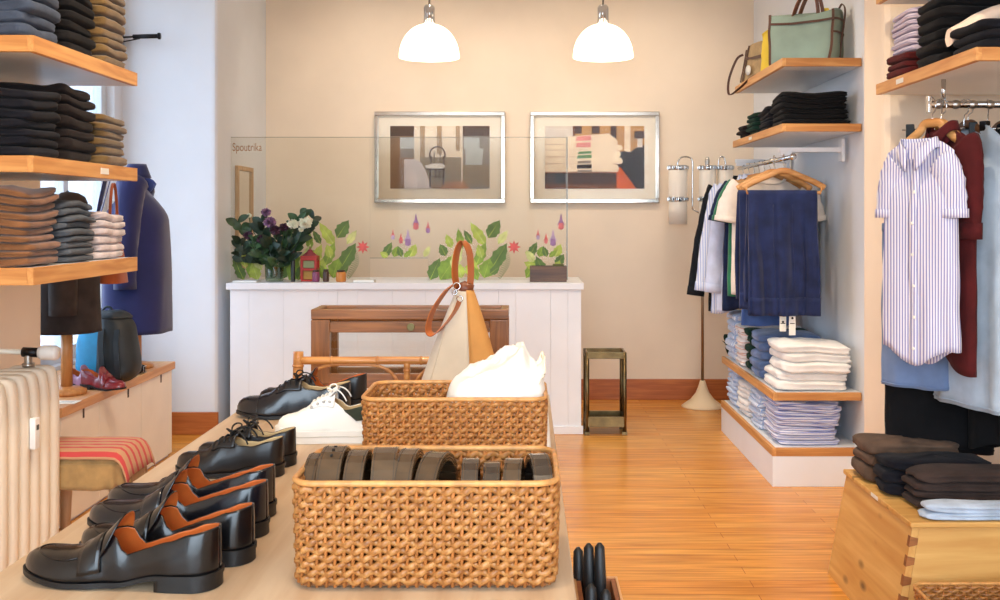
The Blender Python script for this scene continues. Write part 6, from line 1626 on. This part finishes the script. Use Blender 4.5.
# ================================================================== FLOOR LAMP WITH GLASS CYLINDERS
t = thing('floor_lamp', 'cream trumpet-based floor lamp with chrome-ringed glass cylinder shades', 'lamp', (1.285, 7.60, 0))
M_TRUMP = mat('cream_enamel', (236, 214, 180), 0.35, var=0.02)
s = MB(); s.lathe([(0, 0), (0.15, 0), (0.152, 0.006), (0.13, 0.022), (0.085, 0.055), (0.05, 0.1), (0.03, 0.15), (0.018, 0.19), (0, 0.19)], n=40); s.build('trumpet_base', M_TRUMP, t)
s = MB(); s.tube([(0, 0, 0.185), (0, 0, 1.40)], 0.0105, 12); s.build('pole', mat('bronzed_pole', (150, 128, 104), 0.3, metal=0.9), t)
M_FROST = mat('frosted_glass', (240, 232, 220), 0.35, var=0.02)
def shade(x, z0_, z1_, r, arch):
    s = MB(); s.lathe([(r * 0.96, z0_), (r, z0_ + 0.01), (r, z1_ - 0.01), (r * 0.9, z1_), (r * 0.86, z1_), (r * 0.95, z1_ - 0.012), (r * 0.95, z0_ + 0.01), (r * 0.96, z0_)], (x, 0, 0), 30); s.build('glass_cylinder', M_FROST, t)
    for zz_ in (z0_ - 0.005, z1_ - 0.008):
        s = MB(); s.lathe([(r * 1.02, zz_), (r * 1.04, zz_ + 0.004), (r * 1.04, zz_ + 0.03), (r * 1.02, zz_ + 0.034), (r * 0.9, zz_ + 0.034), (r * 0.9, zz_), (r * 1.02, zz_)], (x, 0, 0), 30)
        for k in range(14): s.box(x + r * 1.05 * math.cos(2 * PI * k / 14) - 0.006, x + r * 1.05 * math.cos(2 * PI * k / 14) + 0.006, r * 1.05 * math.sin(2 * PI * k / 14) - 0.006, r * 1.05 * math.sin(2 * PI * k / 14) + 0.006, zz_ + 0.006, zz_ + 0.028, bev=0.002)
        s.build('chrome_gallery', M_CHROME, t)
    s = MB(); s.lathe([(r * 0.97, z0_ - 0.007), (r * 0.99, z0_ - 0.05), (r * 0.96, z0_ - 0.17), (r * 0.9, z0_ - 0.17), (r * 0.93, z0_ - 0.05), (r * 0.9, z0_ - 0.007), (r * 0.97, z0_ - 0.007)], (x, 0, 0), 30); s.build('lower_glass', M_FROST, t)
    if arch:
        ax = x + arch; s = MB(); s.tube(catmull([(x, 0, z1_ + 0.0), (x, 0, z1_ + 0.05), (lerp(x, ax, 0.25), 0, z1_ + 0.085), (lerp(x, ax, 0.75), 0, z1_ + 0.085), (ax, 0, z1_ + 0.05), (ax, 0, z1_ - 0.1), (ax, 0, 1.43)], 6), 0.006, 8); s.tube([(ax, 0, 1.43), (0.0, 0, 1.39)], 0.006, 8); s.build('arched_arm', M_CHROME, t)
    else:
        s = MB(); s.lathe([(r * 0.9, z1_), (0.02, z1_ + 0.012), (0.016, z1_ + 0.04), (0.02, z1_ + 0.055), (0.012, z1_ + 0.085), (0, z1_ + 0.09)], (x, 0, 0), 16); s.build('finial', M_STEEL, t)
shade(-0.178, 1.49, 1.72, 0.068, 0.105); shade(0.035, 1.49, 1.72, 0.062, 0); shade(0.165, 1.52, 1.72, 0.055, -0.05)

# ================================================================== BAGS ON THE HIGH SHELF
BZ = 2.187
M_SAGE = mat('sage_canvas', (138, 158, 146), 0.85, var=0.06, bump=0.25, bscale=220); M_SAGED = mat('sage_canvas_dark', (120, 128, 110), 0.85, var=0.06, bump=0.25, bscale=220); M_TRIM = mat('brown_trim', (84, 50, 36), 0.5, var=0.1)
t = thing('canvas_holdall', 'large sage green canvas holdall with brown straps on high shelf', 'bag', (1.505, 5.64, BZ), -0.55)
def hold(u, v):
    an = 2 * PI * u; sg = lambda q, e: math.copysign(abs(q) ** e, q)
    z = 0.285 * v; w = 0.175 * (1 + 0.08 * math.sin(PI * v * 0.6)); d = lerp(0.115, 0.075, v ** 1.3)
    x = w * sg(math.cos(an), 0.28); y = d * sg(math.sin(an), 0.4)
    if v > 0.7: z -= 0.04 * (1 - (x / w) ** 2) * (v - 0.7) / 0.3
    return Vector((x + 0.008 * nz(z * 9, u * 5), y + 0.012 * nz(x * 9, z * 7, 3), z))
s = MB(); s.grid(hold, 64, 24, cu=True); s.add([hold(i / 64, 0) for i in range(64)], [list(range(64))]); s.add([hold(i / 64, 1) for i in range(64)], [list(range(64))]); s.build('body', M_SAGE, t)
s = MB(); s.grid(lambda u, v: hold(0.905 - 0.03 + 0.25 * u, 0.02 + 0.95 * v) + Vector((0.004, -0.003, 0)), 24, 20); s.build('side_panel', M_SAGED, t)
s = MB()
for uu in (0.632, 0.875):
    s.sweep([hold(uu, v / 16) + Vector((0, -0.004, 0)) for v in range(17)], 0.013, 0.004, (1, 0, 0))
s.sweep([hold(0.54 + 0.57 * k / 30, 0.80) + Vector((0.003, -0.005, 0)) for k in range(31)], 0.012, 0.004, (0, 0, 1)); s.sweep([hold(0.875 + 0.24 * k / 20, 0.55) + Vector((0.006, -0.005, 0)) for k in range(21)], 0.010, 0.004, (0, 0, 1)); s.build('leather_trim', M_TRIM, t)
for dy in (-0.05, 0.05):
    s = MB(); s.sweep(bez((-0.06, dy, 0.225), (0.0, dy * 0.7, 0.46), (0.08, dy * 0.7, 0.46), (0.085, dy, 0.225), 20), 0.034, 0.005, (0.2, 1, 0)); s.build('carry_handle', M_STRAPD, t)
s = MB(); s.sweep(catmull([(0.172, 0.0, 0.27), (0.195, 0.0, 0.31), (0.212, 0.0, 0.28), (0.205, 0.0, 0.2), (0.193, 0.0, 0.12), (0.185, 0.0, 0.03)], 8), 0.022, 0.004, (0, 1, 0)); s.build('shoulder_strap', M_TRIM, t)
M_YEL = mat('yellow_canvas', (226, 196, 66), 0.8, var=0.06)
t = thing('yellow_pouch', 'bright yellow cloth pouch squeezed behind the sage holdall', 'pouch', (1.365, 5.86, BZ), -0.4)
def yp(u, v):
    an = 2 * PI * u; 
    return Vector((0.05 * math.cos(an) * (1 - 0.25 * v) + 0.006 * nz(v * 6, u * 4), 0.028 * math.sin(an) * (1 - 0.5 * v), 0.235 * v + 0.02 * math.cos(an) * (v > 0.9)))
s = MB(); s.grid(yp, 24, 16, cu=True); s.add([yp(i / 24, 0) for i in range(24)], [list(range(24))]); s.build('cloth_body', M_YEL, t)
s = MB(); s.tube([yp(i / 24, 0.97) * 1.0 + Vector((0, 0, 0.0)) for i in range(24)], 0.004, 6, closed=True); s.build('top_edge', M_YEL, t)
o = MB(); 
t = thing('yellow_folder', 'upright yellow cloth bag between holdall and wall', 'bag', (1.69, 5.90, BZ))
s = MB(); s.box(-0.02, 0.02, -0.13, 0.13, 0, 0.3, bev=0.008); s.build('cloth_body', M_YEL, t)
s = MB(); s.sweep(bez((0, -0.05, 0.3), (0, -0.05, 0.38), (0, 0.05, 0.38), (0, 0.05, 0.3), 10), 0.02, 0.003, (1, 0, 0)); s.build('handle', M_YEL, t)
M_TPE = mat('taupe_mesh', (172, 146, 108), 0.85, var=0.1, vscale=20, bump=0.3)
t = thing('strap_bag', 'taupe bag wrapped in thin brown straps at the shelf end', 'bag', (1.41, 6.22, BZ), -1.25)
def sb(u, v):
    an = 2 * PI * u; sg = lambda q, e: math.copysign(abs(q) ** e, q)
    return Vector((0.19 * sg(math.cos(an), 0.4) * (1 - 0.16 * v), 0.06 * sg(math.sin(an), 0.5) * (1 - 0.55 * v), 0.20 * v - 0.025 * v * math.cos(an * 2) + 0.01 * nz(u * 9, v * 4)))
s = MB(); s.grid(sb, 48, 16, cu=True); s.add([sb(i / 48, 0) for i in range(48)], [list(range(48))]); s.add([sb(i / 48, 1) for i in range(48)], [list(range(48))]); s.build('body', M_TPE, t)
s = MB()
for uu in (0.60, 0.69, 0.80, 0.9): s.sweep([sb(uu, v / 10) + Vector((0.0, -0.005, 0)) for v in range(11)], 0.012, 0.003, (1, 0, 0))
s.sweep([sb(0.53 + 0.45 * k / 20, 0.6) + Vector((0, -0.006, 0)) for k in range(21)], 0.010, 0.003, (0, 0, 1)); s.sweep([sb(0.56 + 0.4 * k / 20, 0.9 - 0.7 * k / 20) + Vector((0, -0.007, 0)) for k in range(21)], 0.010, 0.003, (0, 0, 1)); s.build('binding_strap', M_TRIM, t)
s = MB(); s.sweep(catmull([(-0.16, -0.04, 0.17), (-0.18, -0.075, 0.14), (-0.20, -0.115, 0.02), (-0.16, -0.135, -0.075), (-0.05, -0.13, -0.05), (0.02, -0.095, 0.004), (0.05, -0.075, 0.02)], 8), 0.014, 0.003, (0.4, 1, 0)); s.build('dangling_strap', M_TRIM, t)
s = MB(); s.lathe([(0, 0), (0.03, 0), (0.03, 0.002), (0, 0.002)], (-0.05, -0.072, 0.06), 20, axis='Y'); s.build('round_tag', M_LABEL, t)
